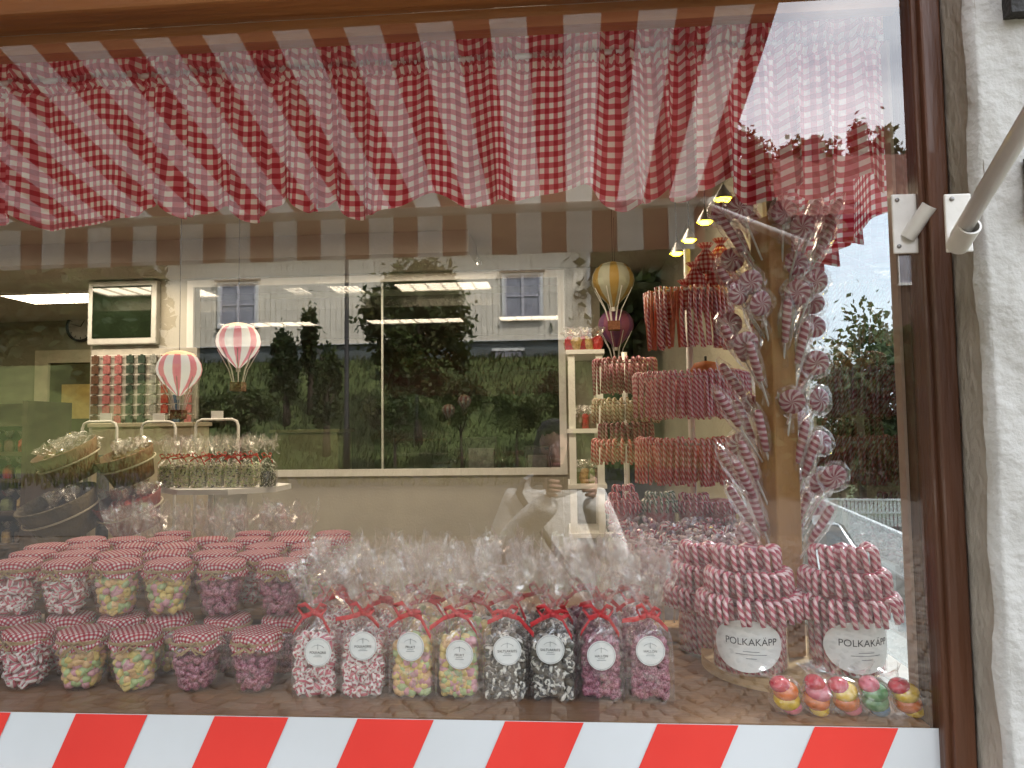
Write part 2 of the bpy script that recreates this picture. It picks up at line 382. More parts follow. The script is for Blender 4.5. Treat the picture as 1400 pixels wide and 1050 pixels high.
# ---- window: head beam, jamb, corner post, panes
win = thing('shop_window', 'large shop window in brown wooden frame with corner post and side pane', 'window', (-.9, 0, .9))
pb('head_beam', (-2.45, -.055, ZT-.002), (GX+.075, .02, ZT+.075), LINTEL, win, .006)
pb('head_board', (-2.45, -.075, ZT+.075), (xr0, -.002, ZT+.238), LINTEL, win, .006)
pb('inner_lintel', (-2.45, .015, ZT-.042), (SX-.01, .045, ZT-.003), LINTEL, win)
pb('side_lintel', (SX-.012, .09, ZT-.03), (SX+.012, 1.15, ZT+.1), LINTEL, win)
xg = W(1266, 500, 0).x
mb = MB()
for k, (u0, u1, y0, y1) in enumerate(((1268, 1280, -.022, .03), (1281, 1310, -.036, .05))):
    a = W(u0, 500, y0).x; b = W(u1, 500, y0).x; pb('jamb', (a, y0, .85), (b, y1, ZT+.07), WOODV, win, .004)
pb('corner_post', (W(1236, 500, .06).x, .03, .86), (xg+.03, .085, ZT-.003), POSTW, win, .003)
pb('post_bead', (W(1236, 500, .06).x-.006, .058, 1.045), (W(1236, 500, .06).x-.0005, .084, ZT-.08), pm('bead_wood', (.42, .30, .23), None, 14, .5), win)
pb('back_post', (SX-.03, 1.105, 1.0), (SX+.03, 1.155, ZT-.031), POSTW, win, .003)
pb('sill_board', (-2.45, -.02, .86), (GX+.05, .014, .935), LINTEL, win, .004)
mb = MB(); mb.box2(Vector((-2.45, -.004, .936))-win.location, Vector((xg, 0, ZT-.004))-win.location)
# a pane is a thin sheet: one face carries the glass
def sheet(name, pts, mat, parent, uv=None):
    mb = MB(); loc = parent.location if parent else Vector((0, 0, 0)); mb.v += [Vector(p)-loc for p in pts]
    mb.face(range(len(pts)), uv); return mb.build(name, mat, parent)
sheet('front_pane', [(-2.45, 0, .936), (xg, 0, .936), (xg, 0, ZT-.003), (-2.45, 0, ZT-.003)], PANE, win)
sheet('side_pane', [(SX, .086, 1.0), (SX, 1.105, 1.0), (SX, 1.105, ZT-.03), (SX, .086, ZT-.03)], SIDEP, win)
pb('side_sill', (.60, .09, ZF+.001), (SX-.004, 1.1, ZF+.012), WHITEP, win)
pb('display_board', (-2.45, .016, ZF-.03), (.598, 1.02, ZF), SHELFW, win)
pb('display_apron', (-2.45, 1.0, .08), (.598, 1.03, ZF-.032), WHITEP, win)

# ---- striped sticker band along the foot of the pane
band = thing('sticker_band', 'red and white slanted stripe sticker band along the foot of the window', 'sticker', (-.5, -.0012, 1.0))
VWHITE = pm('white_vinyl', (.68, .72, .75), (.61, .64, .66), 2.2, .35, coat=.2); VRED = pm('red_vinyl', (.80, .055, .042), (.74, .046, .036), 4, .35, coat=.2)
zt = W(640, 984, 0).z; zb = .935; xe = W(1286, 1010, 0).x
sheet('white_band', [(-2.45, -.0012, zb), (xe, -.0012, zb), (xe, -.0012, zt), (-2.45, -.0012, zt)], VWHITE, band)
tops = [(105, 213, 72, 182), (308, 404, 276, 379), (501, 602, 481, 580), (699, 800, 679, 783), (903, 1006, 884, 989), (1113, 1217, 1092, 1195)]
A = W(105, 980, 0).x; Bx = W(1113, 990, 0).x; per = (Bx-A)/5; wid = .52*per; sl = (W(105, 980, 0).x-W(74, 1050, 0).x)/(W(105, 980, 0).z-W(74, 1050, 0).z)
for k in range(-8, 6):
    x0 = A+k*per; dz = zb-zt
    if x0 < -2.3: continue
    sheet('red_stripe', [(x0+sl*dz, -.0026, zb), (x0+wid+sl*dz, -.0026, zb), (x0+wid, -.0026, zt-.0005), (x0, -.0026, zt-.0005)], VRED, band)

# ---- interior shell
FLOORM = pm('shop_floor', (.30, .25, .19), (.24, .2, .15), 3, .4, .05); WALLM = pm('interior_wall', (.44, .41, .335), (.38, .35, .285), 2.5, .8, .1, 60)
CEILM = pm('interior_ceiling', (.52, .485, .42), (.46, .43, .37), 2, .85, .1, 40)
def slab(name, a, b, mat): mb = MB(); mb.box2(a, b); return struct(mb.build(name, mat))
ZC = 2.72; YP = 4.0; xp0_ = W(123, 520, YP).x
slab('floor', (-6, 1.04, 0), (.74, 9, .08), FLOORM)
ceil = slab('ceiling', (-6, .24, ZC), (.74, 9, ZC+.1), CEILM)
slab('ceiling_beam', (-5.98, 2.9, ZC-.13), (W(640, 300, 2.9).x, 3.3, ZC-.001), CEILM)
OLIVEW = pm('olive_wall', (.34, .33, .22), (.28, .27, .18), 2.5, .8, .1, 60)
slab('back_wall', (-6, 6.8, .08), (.74, 7.0, ZC-.001), WALLM); slab('back_wall_left', (-6, 5.8, .08), (xp0_-.005, 5.95, ZC-.001), OLIVEW)
slab('wall_left', (-6.2, .3, .08), (-6.0, 9, ZC-.001), WALLM)
slab('wall_right', (.70, 1.16, .08), (.739, 8, ZC-.001), WALLM)
xp0 = W(123, 520, YP).x; xo0 = W(262, 520, YP).x; xo1 = W(768, 520, YP).x; zo0 = W(500, 645, YP).z; zo1 = ZC-.05; xp1 = W(822, 520, YP).x
part = struct(bpy.data.objects.new('partition_wall', None)); COL.objects.link(part); part.location = (-1.5, YP, .08)
pb('panel', (xp0, YP, .08), (xo0, YP+.12, ZC-.002), WALLM, part); pb('panel', (xo1, YP, .08), (xp1, YP+.12, ZC-.002), WALLM, part)
pb('panel', (xo0+.001, YP, .08), (xo1-.001, YP+.12, zo0), WALLM, part); pb('panel', (xo0+.001, YP, zo1), (xo1-.001, YP+.12, ZC-.002), WALLM, part)
iw = thing('interior_window', 'wide white framed interior window into the dark workroom', 'window', ((xo0+xo1)/2, YP, zo0))
for a, b in (((xo0, YP-.03, zo0-.03), (xo1, YP-.002, zo0+.02)), ((xo0, YP-.03, zo1-.02), (xo1, YP-.002, zo1+.03)), ((xo0-.03, YP-.028, zo0-.03), (xo0+.02, YP-.003, zo1+.03)), ((xo1-.02, YP-.028, zo0-.03), (xo1+.03, YP-.003, zo1+.03))):
    pb('frame', a, b, WHITEP, iw)
for uu in (521,): xx = W(uu, 500, YP).x; pb('mullion', (xx-.006, YP+.03, zo0), (xx+.006, YP+.05, zo1), WHITEP, iw)
sheet('pane', [(xo0, YP+.02, zo0), (xo1, YP+.02, zo0), (xo1, YP+.02, zo1), (xo0, YP+.02, zo1)], INPANE, iw)
# dark workroom behind
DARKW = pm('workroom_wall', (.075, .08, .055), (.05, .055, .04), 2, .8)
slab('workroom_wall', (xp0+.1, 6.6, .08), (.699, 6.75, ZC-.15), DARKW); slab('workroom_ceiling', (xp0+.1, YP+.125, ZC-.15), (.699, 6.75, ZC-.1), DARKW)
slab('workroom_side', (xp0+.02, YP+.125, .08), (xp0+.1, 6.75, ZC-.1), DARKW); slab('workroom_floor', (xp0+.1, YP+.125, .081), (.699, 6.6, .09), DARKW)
# workbench and boxes inside
wb = thing('work_bench', 'dark work bench behind the interior window', 'bench', (W(720, 610, 5.2).x, 5.2, .09))
DK = pm('dark_laminate', (.06, .06, .05), None, 10, .5)
pb('bench_top', (-1.1, 4.9, 1.02), (.55, 5.6, 1.06), DK, wb)
for xx in (-1.05, .48): pb('leg', (xx, 4.95, .09), (xx+.06, 5.01, 1.02), DK, wb); pb('leg', (xx, 5.5, .09), (xx+.06, 5.56, 1.02), DK, wb)
for uu, vv, w_, h_ in ((660, 570, .28, .42), (735, 585, .22, .34)):
    p = W(uu, vv, 5.2); r_ = thing('steel_machine', 'dark boxy machine standing on the work bench', 'machine', (p.x, 5.2, 1.06), group='machines on the work bench')
    pb('housing', (p.x-w_/2, 5.05, 1.061), (p.x+w_/2, 5.4, 1.06+h_), DK, r_, .01); pb('panel', (p.x-w_/2+.03, 5.044, 1.16), (p.x+w_/2-.03, 5.0495, 1.05+h_*.8), STEEL, r_)
cb = thing('low_cabinet', 'olive coloured low cabinet behind the interior window', 'cabinet', (W(410, 615, 4.8).x, 4.8, .09))
OLV = pm('olive_paint', (.16, .15, .07), None, 6, .6); p0, p1 = W(372, 640, 4.8), W(462, 640, 4.8)
pb('body', (p0.x, 4.8, .09), (p1.x, 5.2, W(400, 592, 4.8).z), OLV, cb, .01); pb('top', (p0.x-.02, 4.78, W(400, 592, 4.8).z+.001), (p1.x+.02, 5.22, W(400, 592, 4.8).z+.03), OLV, cb)

# ================================================================== STREET SIDE (seen mirrored in the pane)
# ---- awning
AP = .1816
def awn_mat():
    m_, t, o = newmat('awning_fabric'); l = t.links.new
    tcn = t.nodes.new('ShaderNodeTexCoord'); s = t.nodes.new('ShaderNodeSeparateXYZ'); l(tcn.outputs['Object'], s.inputs[0])
    f = mth(t, 'FRACT', mth(t, 'ADD', mth(t, 'DIVIDE', s.outputs[0], AP), 40.25))
    fac = mth(t, 'MINIMUM', mth(t, 'MULTIPLY', mth(t, 'MAXIMUM', mth(t, 'SUBTRACT', mth(t, 'PINGPONG', f, .5), .25), 0), 200), 1)
    c = mixc(t, fac, (.62, .595, .545), (.19, .028, .02))
    d = t.nodes.new('ShaderNodeBsdfDiffuse'); tr = t.nodes.new('ShaderNodeBsdfTranslucent'); x = t.nodes.new('ShaderNodeMixShader'); x.inputs[0].default_value = .5
    n = t.nodes.new('ShaderNodeTexNoise'); n.inputs['Scale'].default_value = 3; c2 = mixc(t, mth(t, 'MULTIPLY', n.outputs[0], .25), c, (.3, .25, .2))
    l(c2, d.inputs[0]); l(c2, tr.inputs[0]); l(d.outputs[0], x.inputs[1]); l(tr.outputs[0], x.inputs[2]); l(x.outputs[0], o.inputs[0]); return m_
AWN = awn_mat()
A1, Z1 = 1.28, WM(740, 277, 2.58).z; A0, Z0 = .10, WM(740, 277, 2.58).z+(1.28-.10)*.245
xa = WM(1005, 190, 2.2).x; xc = WM(740, 320, 2.58).x
aw = thing('awning', 'red and white striped fabric awning rolled out over the shop window', 'awning', (xc, -.1, Z0))
def AL(p): return Vector(p)-aw.location
mb = MB(); P = []
for i in range(13):
    t_ = i/12; P.append([AL((-5.2+(xa+5.2)*j/80, -(A0+(A1-A0)*t_), Z0+(Z1-Z0)*t_-.025*math.sin(PI*t_))) for j in range(81)])
mb.grid(P); mb.build('canopy', AWN, aw, True)
mb = MB(); P = []
for i in range(5):
    t_ = i/4; P.append([AL((-5.2+(xa-.02+5.2)*j/160, -A1-.03+.006*math.sin(j*.7)*t_, Z1-.012-.165*t_)) for j in range(161)])
mb.grid(P); mb.build('flap', AWN, aw, True)
pb('front_bar', (-5.2, -A1-.024, Z1-.03), (xa+.01, -A1+.014, Z1-.004), METALW, aw, .005)
pb('cassette', (-5.2, -.19, Z0-.02), (xa+.03, -.086, Z0+.11), METALW, aw, .01)
ARM0 = Vector((W(1311, 322, -.145).x, -.145, W(1311, 322, -.145).z)); ARM1 = Vector((xa-.02, -A1+.01, Z1-.035))
for s_, a_, b_ in ((1, ARM0, ARM1), (-1, Vector((-4.6, -.145, ARM0.z)), Vector((-4.6, -A1+.01, Z1-.035)))):
    mb = MB(); mb.tube([AL(a_), AL(b_)], .0125, 14); mb.build('support_arm', METALW, aw, True)
# ---- white house across the road
DH = 24.0; YH = -(DH+CAM.y) ; YH = -(DH-1.3)
def HX(u): return WM(u, 420, DH).x
def HZ(v): return WM(500, v, DH).z
xl, xr = HX(209), HX(808); zs, ze = HZ(468), HZ(345)+.25
SID = pm('cream_siding', (.84, .77, .63), (.76, .69, .56), 1.2, .6, .05)
hs = thing('white_house', 'long cream white house with vertical board siding across the road', 'house', ((xl+xr)/2, YH-3.5, zs-.9))
def hp(name, a, b, mat, parent=None, bev=0): return pb(name, a, b, mat, hs, bev)
SWAP = pm('foundation_render', (.15, .17, .17), (.11, .125, .125), 2, .9, .3)
hp('wall', (xl+.01, YH-7, zs+.001), (xr-.01, YH-.03, ze), SID)
mb = MB(); x = xl
while x < xr-.05:
    w_ = .19; mb.box2(Vector((x+.004, YH-.0295, zs-.02))-hs.location, Vector((min(x+w_-.012, xr-.01), YH, ze-.01))-hs.location); x += w_
stuff(mb.build('siding_boards', SID, hs))
hp('foundation', (xl+.05, YH-6.9, zs-2.2), (xr-.05, YH-.06, zs), SWAP)
for xx in (xl, xr-.12): hp('corner_board', (xx, YH-.028, zs-.03), (xx+.12, YH+.022, ze), WHITEP)
hp('skirting_board', (xl-.01, YH-.05, zs-.06), (xr+.01, YH+.05, zs-.0305), WHITEP)
ROOFT = pm('roof_tile', (.14, .055, .035), (.09, .035, .022), 6, .8, .3, 30)
mb = MB(); zr = ze+2.6
for a, b in (((YH+.5, ze-.15), (YH-3.5, zr)), ((YH-3.5, zr), (YH-7.5, ze-.15))):
    P = [[Vector((xl-.4+(xr-xl+.8)*j/60, a[0]+(b[0]-a[0])*i/24, a[1]+(b[1]-a[1])*i/24+.02*(j % 2)))-hs.location for j in range(61)] for i in range(25)]; mb.grid(P)
mb.build('roof', ROOFT, hs)
BLUEG = pm('bluish_window_glass', (.36, .36, .40), (.28, .28, .32), 2, .1, spec=.5); LILAC = pm('pale_lilac_paint', (.62, .60, .64), None, 5, .5)
WINX = [(302, 350, 384, 441), (691, 739, 383, 438)]
for (u0, u1, v0, v1) in WINX:
    a, b, c, d = HX(u0), HX(u1), HZ(v1), HZ(v0)
    w = hp('window', (a, YH-.02, c), (b, YH+.012, d), BLUEG)
    def sp(n_, p, q, mt): o = pb(n_, Vector(p), Vector(q), mt, hs); o.parent = w; return o
    for p, q in (((a-.1, YH+.001, c-.10), (a, YH+.06, d+.10)), ((b, YH+.001, c-.10), (b+.1, YH+.06, d+.10)), ((a, YH+.002, d), (b, YH+.06, d+.10)), ((a, YH+.002, c-.10), (b, YH+.06, c))): sp('frame', p, q, WHITEP)
    sp('mullion', ((a+b)/2-.045, YH+.013, c+.001), ((a+b)/2+.045, YH+.05, d-.001), LILAC); sp('glazing_bar', (a+.001, YH+.013, (c+d)/2-.02), (b-.001, YH+.045, (c+d)/2+.02), LILAC)
    for xx in (a, b-.05): sp('sash', (xx, YH+.013, c+.001), (xx+.05, YH+.046, d-.001), LILAC)
    sp('sill', (a-.14, YH+.062, c-.14), (b+.14, YH+.13, c-.10), DARKM); sp('drip_board', (a-.18, YH+.062, d+.10), (b+.18, YH+.14, d+.15), pm('brown_trim', (.12, .075, .05), None, 8, .6))
def text_mesh(s, size, mat, extrude=0.0005):
    cu = bpy.data.curves.new('txt', 'FONT'); cu.body = s; cu.size = size; cu.align_x = 'CENTER'; cu.align_y = 'CENTER'; cu.extrude = extrude
    o = bpy.data.objects.new('txt', cu); COL.objects.link(o); dg = bpy.context.evaluated_depsgraph_get(); dg.update()
    me = bpy.data.meshes.new_from_object(o.evaluated_get(dg)); bpy.data.objects.remove(o); me.materials.clear(); me.materials.append(mat); return me
INK = pm('printing_ink', (.05, .05, .055), None, 50, .6)
o = ob('house_number', text_mesh('80', .42, INK, .01), hs, Vector((HX(793), YH+.03, HZ(412)))-hs.location, (PI/2, 0, PI))
# basement window / hatch
a, b, c, d = HX(676), HX(712), HZ(507), HZ(484); w = hp('basement_window', (a, YH-.058, c), (b, YH+.0, d), BLUEG)
hp('basement_frame', (a-.1, YH-.059, d+.001), (b+.1, YH+.03, d+.1), WHITEP); hp('basement_frame', (a-.1, YH-.059, c-.1), (b+.1, YH+.03, c-.001), WHITEP)
# ---- house with tiled roof up the road to the right (mirrored at the far right)
YB = -15.0; DB = 16.3
def BX(u): return WM(u, 200, DB).x
def BZ(v): return WM(1150, v, DB).z
bh = thing('tiled_house', 'house with dark red tiled roof and a chimney beside the hillside', 'house', (BX(1240), YB-3, 0))
BRWN = pm('brown_brick', (.075, .045, .03), (.05, .03, .02), 9, .85, .4, 30)
x0_, x1_ = BX(1070), BX(1390)
mb = MB()
def bl(p): return Vector(p)-bh.location
za, zb_ = BZ(262), BZ(158)
for s_ in (1, -1):
    P = [[bl((x0_+(x1_-x0_)*j/40 + .9*i/18*(1 if j < 3 else 0)*0, YB-2.6+s_*(2.9-2.9*i/18), za-.6+(zb_-za+.6)*i/18+.03*(j % 2))) for j in range(41)] for i in range(19)]; mb.grid(P)
mb.build('roof', ROOFT, bh)
pb('wall', (x0_+.25, YB-5.2, -.3), (x1_-.25, YB-.05, za-.55), BRWN, bh)
ch = pb('chimney', (BX(1160), YB-2.9, zb_-.5), (BX(1172), YB-2.3, BZ(128)), BRWN, bh); 
for uu in (1240, 1330):
    a = BX(uu); w = pb('window', (a-.28, YB-.1, 4.6), (a+.28, YB-.02, 5.5), BLUEG, bh)
    for p, q in (((a-.34, YB-.06, 4.54), (a-.28, YB+.02, 5.56)), ((a+.28, YB-.06, 4.54), (a+.34, YB+.02, 5.56)), ((a-.28, YB-.06, 5.5), (a+.28, YB+.02, 5.56)), ((a-.28, YB-.06, 4.54), (a+.28, YB+.02, 4.6)), ((a-.02, YB-.019, 4.6), (a+.02, YB+.01, 5.5))):
        o = pb('frame', p, q, WHITEP, bh); o.parent = w
# ---- trees and shrubs
LEAF = [pm('leaf_%d' % i, c, tuple(x*.6 for x in c), 3, .6, transl=.45) for i, c in enumerate(((.055, .085, .022), (.09, .12, .03), (.035, .06, .02), (.115, .12, .035), (.17, .21, .105)))]
BARK = pm('bark', (.085, .06, .04), (.05, .035, .025), 12, .9, .6, 40)
def foliage(mb, c, r, n, size, clumps=None, hollow=.35):
    c = Vector(c); cl = []
    for _ in range(clumps or 26):
        while True:
            p = Vector((U(-1, 1), U(-1, 1), U(-1, 1)))
            if hollow < p.length < 1: break
        cl.append((Vector((p.x*r[0], p.y*r[1], p.z*r[2])), U(.18, .42), random.randrange(3)))
    for _ in range(n):
        q, s_, mi = random.choice(cl); g = Vector((random.gauss(0, 1), random.gauss(0, 1), random.gauss(0, 1)))*s_*.5
        p = c+q+Vector((g.x*r[0], g.y*r[1], g.z*r[2]))
        e = Euler((U(0, 6.28), U(-1.1, 1.1), U(0, 6.28))).to_matrix(); a = e @ Vector((size*U(.6, 1.3), 0, 0)); b_ = e @ Vector((0, size*U(.35, .7), 0))
        k = len(mb.v); mb.v += [p-a, p-b_, p+a, p+b_]; mb.cur = mi; mb.face((k, k+1, k+2, k+3))
def tree(name, label, base, h, r, n, size, leafs, cat='tree', trunk=.12, group=None, cz=None, clumps=None):
    t_ = thing(name, label, cat, base, group=group)
    top = h-r[2]*.6; mb = MB(); pts = [(0, 0, -.1)]; k = 5
    for i in range(1, k+1): pts.append((U(-.06, .06)*h*.15, U(-.06, .06)*h*.15, top*i/k))
    mb.tube(pts, [trunk*(1-.7*i/k) for i in range(k+1)], 8)
    for i in range(7):
        a = U(0, 2*PI); z0 = top*U(.35, .95); e = Vector((math.cos(a)*r[0]*.75, math.sin(a)*r[1]*.75, min(h*.95, z0+r[2]*U(.2, .9))))
        s0 = Vector((0, 0, z0)); mb.tube([s0, s0.lerp(e, .5)+Vector((0, 0, .05*h)), e], [trunk*.4, trunk*.25, trunk*.08], 5)
    mb.build('trunk', BARK, t_, True)
    mb = MB(); foliage(mb, (0, 0, cz if cz is not None else h-r[2]), r, n, size, clumps); mb.build('crown', leafs, t_); return t_
def gp(u, v, d): p = WM(u, v, d); return (p.x, p.y, gz(p.x, p.y)-.05)
def treeM(name, label, u, vtop, vbot, halfw, d, n, size, leafs, **k):   # crown seen mirrored between vtop and vbot
    b = Vector(gp(u, 500, d)); zt_, zb2 = WM(u, vtop, d).z, WM(u, vbot, d).z; hw = halfw*d/1000; h = zt_-b.z; rz = (zt_-zb2)/2
    return tree(name, label, b, h, (hw, hw*.8, rz), n, size, leafs, **k)
L0, L1, L2 = [LEAF[0], LEAF[1], LEAF[2]], [LEAF[1], LEAF[3], LEAF[0]], [LEAF[4], LEAF[0], LEAF[1]]
treeM('maple_tree', 'leafy tree in front of the white house between its two windows', 572, 366, 540, 66, 19, 11000, .10, L1, clumps=44)
treeM('conifer_shrub', 'pointed young conifer beside the leafy tree', 425, 415, 520, 14, 20.5, 900, .11, L0)
treeM('leafy_shrub', 'dark rounded shrub left of the lamp post under the house', 392, 455, 560, 26, 20, 3000, .08, L0)
treeM('leafy_shrub', 'dark rounded shrub against the lamp post base', 447, 470, 590, 20, 18.5, 2400, .08, L0)
treeM('street_tree', 'tall dark tree beyond the left end of the white house', 40, 200, 600, 150, 27, 11000, .34, [LEAF[2], LEAF[0], LEAF[2]], trunk=.25, clumps=50)
treeM('street_tree', 'tall dark tree standing just left of the white house corner', 160, 330, 600, 55, 22, 6000, .24, [LEAF[2], LEAF[0], LEAF[2]], trunk=.18)
treeM('roadside_tree', 'tree with fine leaves beside the tiled roof', 1030, 172, 300, 34, 17, 3200, .09, L0, clumps=24)
treeM('roadside_tree', 'bushy green tree right of the white house gable', 895, 270, 600, 95, 25, 8000, .26, L0, clumps=60)
treeM('roadside_tree', 'low green tree in the gap before the tiled house', 985, 250, 640, 70, 21, 7000, .24, [LEAF[2], LEAF[0], LEAF[2]], clumps=50)
treeM('roadside_tree', 'dark dense tree in front of the tiled house wall', 1110, 330, 680, 80, 14, 7000, .18, [LEAF[2], LEAF[0], LEAF[2]], clumps=50)
treeM('roadside_tree', 'dark dense tree at the far end of the tiled house', 1290, 420, 680, 80, 14, 6000, .18, [LEAF[2], LEAF[0], LEAF[2]], clumps=50)
treeM('hill_tree', 'dark tree topping the hill behind the tiled house', 1100, 192, 330, 55, 34, 4500, .2, L0, trunk=.2)
treeM('hill_tree', 'dark tree behind the chimney of the tiled house', 1205, 172, 330, 40, 38, 3500, .2, L0, trunk=.2)
for i, (u, vt, hw, d) in enumerate(((540, 535, 40, 17), (630, 520, 36, 17.4), (705, 530, 40, 16.8), (330, 530, 50, 17.5), (250, 540, 45, 17), (765, 515, 34, 18))):
    treeM('hedge_shrub', 'low bushy shrub on the grassy bank, %s' % ('under the leafy tree', 'below the wall between tree and second window', 'below the second house window', 'below the first house window', 'near the house corner away from the number', 'nearest the house number')[i], u, vt, vt+60, hw, d, 2400, .065, [L1, [LEAF[1], LEAF[3], LEAF[1]]][i % 2], cat='shrub', trunk=.04, group='shrubs on the grassy bank')
# grass tufts on the bank
mb = MB()
for _ in range(16000):
    x = U(-13, 5); y_ = U(-23, -13.6); z = gz(x, y_)-.03; a = U(0, PI); h_ = U(.08, .30); w_ = .018; l_ = U(-.15, .15)
    k = len(mb.v); dx, dy = math.cos(a)*w_, math.sin(a)*w_; mb.v += [Vector((x-dx, y_-dy, z)), Vector((x+dx, y_+dy, z)), Vector((x+l_, y_+l_, z+h_))]; mb.cur = random.randrange(3); mb.face((k, k+1, k+2))
o = stuff(mb.build('bank_grass', [LEAF[1], LEAF[0], LEAF[3]])); tag(o, 'long uneven grass on the bank below the white house', 'grass')
# ---- lamp post
p = WM(474, 500, 17); lp = thing('lamp_post', 'tall dark lamp post at the road edge in front of the white house', 'lamp post', (p.x, p.y, gz(p.x, p.y)))
mb = MB(); mb.tube([(0, 0, 0), (0, 0, .9), (0, 0, .95), (0, 0, 6.2)], [.075, .075, .06, .045], 12); mb.build('pole', DARKM, lp, True)
mb = MB(); mb.tube([(0, 0, 6.1), (0, .3, 6.35), (0, .9, 6.4)], .03, 8); mb.build('arm', DARKM, lp, True)
mb = MB(); mb.box((0, 1.1, 6.38), (.2, .5, .1)); mb.build('lamp_head', STEEL, lp)
# ---- the photographer, mirrored in the pane
pe = thing('person', 'person in pale hooded jacket with shoulder strap holding up a phone', 'person', (-.06, CAM.y-.40, 0)); pe.scale = (.95, .95, .905)
JACK = pm('pale_jacket', (.74, .73, .70), (.64, .63, .60), 12, .85, .4, 40); TROU = pm('dark_trousers', (.03, .032, .04), None, 20, .85); SKIN = pm('skin', (.52, .32, .24), (.46, .27, .2), 30, .5, sss=.1); HAIR = pm('dark_hair', (.05, .032, .022), (.025, .016, .012), 60, .6, .5, 120, stretch=(1, 1, .2)); STRAP = pm('dark_strap', (.05, .05, .05), None, 30, .7)
def skin(name, verts, edges, radii, mat, parent, root=0, sub=2):
    me = bpy.data.meshes.new(name); me.from_pydata(verts, edges, []); o = ob(name, me, parent)
    mo = o.modifiers.new('skin', 'SKIN'); mo.use_smooth_shade = True
    for i, r_ in enumerate(radii):
        sv = me.skin_vertices[0].data[i]; sv.radius = (r_, r_) if not isinstance(r_, tuple) else r_; sv.use_root = (i == root)
    o.modifiers.new('sub', 'SUBSURF').levels = sub; o.modifiers['sub'].render_levels = sub; me.materials.append(mat); return o
# y + is towards the pane
hx = .06
skin('jacket', [(0, 0, .92), (0, 0, 1.05), (0, .01, 1.2), (0, .0, 1.34), (0, -.01, 1.43),
      (-.17, 0, 1.38), (-.25, .03, 1.13), (-.10+hx-.06, .26, 1.33), (-.06+hx, .34, 1.43),
      (.17, 0, 1.38), (.25, .03, 1.13), (.12+hx, .26, 1.33), (.085+hx, .34, 1.43)],
     [(0, 1), (1, 2), (2, 3), (3, 4), (3, 5), (5, 6), (6, 7), (7, 8), (3, 9), (9, 10), (10, 11), (11, 12)],
     [(.19, .14), (.175, .13), (.18, .135), (.17, .12), (.075, .075), .085, .07, .06, .05, .085, .07, .06, .05], JACK, pe, 0)
skin('trousers', [(0, 0, .95), (-.09, 0, .86), (-.10, .01, .48), (-.11, -.01, .10), (.09, 0, .86), (.10, .01, .48), (.11, -.01, .10)], [(0, 1), (1, 2), (2, 3), (0, 4), (4, 5), (5, 6)], [(.13, .11), .10, .075, .058, .10, .075, .058], TROU, pe)
for s_ in (-1, 1): skin('shoe', [(s_*.11, -.05, .045), (s_*.115, .06, .045), (s_*.12, .17, .03)], [(0, 1), (1, 2)], [.045, .045, .03], DARKM, pe)
mb = MB(); prof = [(.001, -.125), (.035, -.122), (.058, -.10), (.07, -.05), (.077, 0), (.078, .04), (.068, .085), (.045, .115), (.001, .128)]
for r_, z_ in []: pass
mb.lathe(prof, 24, (0, -.02, 1.615), Matrix.Diagonal((.98, 1.22, 1)))
mb.tube([(0, -.03, 1.40), (0, -.025, 1.53)], [.055, .05], 14); mb.lathe([(.001, .022), (.010, .015), (.013, -.008), (.001, -.014)], 8, (0, .078, 1.60), Matrix.Diagonal((1, 1.4, 1.2)))
for s_ in (-1, 1): mb.lathe([(.001, .03), (.014, .015), (.012, -.02), (.001, -.03)], 8, (s_*.078, -.02, 1.61), Matrix.Diagonal((.5, 1, 1)))
hd = mb.build('head', SKIN, pe, True)
for s_ in (-1, 1): mb = MB(); mb.lathe([(.001, -.006), (.011, -.003), (.011, .003), (.001, .006)], 10, (s_*.032, .066, 1.625)); mb.build('eye', DARKM, hd, True)
mb = MB(); mb.tube([(-.024, .066, 1.555), (0, .073, 1.552), (.024, .066, 1.555)], .005, 6); mb.build('mouth', pm('lips', (.4, .17, .15), None, 40, .5), hd, True)
mb = MB(); mb.lathe([(.094, -.14), (.097, -.05), (.092, .03), (.078, .085), (.05, .128), (.001, .145)], 24, (0, -.03, 1.615), Matrix.Diagonal((.98, 1.27, 1)), wob=lambda i, a: .05*math.sin(a*9+i) - (.32*max(0, math.sin(a))**3 if i < 3 else 0)); mb.build('hair', HAIR, pe, True)
mb = MB(); mb.tube([(-.15, .10, 1.43), (-.02, .155, 1.22), (.13, .15, 1.0), (.2, .05, .88)], .014, 6); mb.tube([(-.15, .10, 1.43), (-.14, -.02, 1.475), (-.05, -.14, 1.3), (.2, .0, .9)], .014, 6); mb.build('strap', STRAP, pe, True)
mb = MB(); pts = [(.13*math.cos(a), -.03+.10*math.sin(a), 1.445+.02*math.sin(a*2)-.02*math.sin(a)) for a in [i*2*PI/16 for i in range(16)]]; mb.tube(pts, .03, 8, closed=True); mb.build('hood', JACK, pe, True)
def hand(s_, c):
    mb = MB(); c = Vector(c); mb.lathe([(.001, -.045), (.022, -.035), (.034, 0), (.03, .035), (.001, .045)], 10, c, Matrix.Diagonal((.55, 1, 1)))
    for k in range(4):
        z = .028-.018*k; ln = (.055, .065, .06, .045)[k]; mb.tube([c+Vector((0, .01, z)), c+Vector((0, .035, z+.002)), c+Vector((-s_*.015, .03+ln*.5, z)), c+Vector((-s_*ln*.7, .03+ln*.45, z-.002))], [.0095, .009, .0085, .006], 7)
    mb.tube([c+Vector((0, -.01, .03)), c+Vector((-s_*.02, -.012, .05)), c+Vector((-s_*.045, -.008, .052))], [.012, .0105, .007], 7); mb.build('hand', SKIN, pe, True)
hand(-1, (-.075+hx, .325, 1.475)); hand(1, (.09+hx, .325, 1.475))
ph = thing('phone', 'black phone held up by the person in the pale jacket', 'phone', (-.005, CAM.y-.05, 1.335))
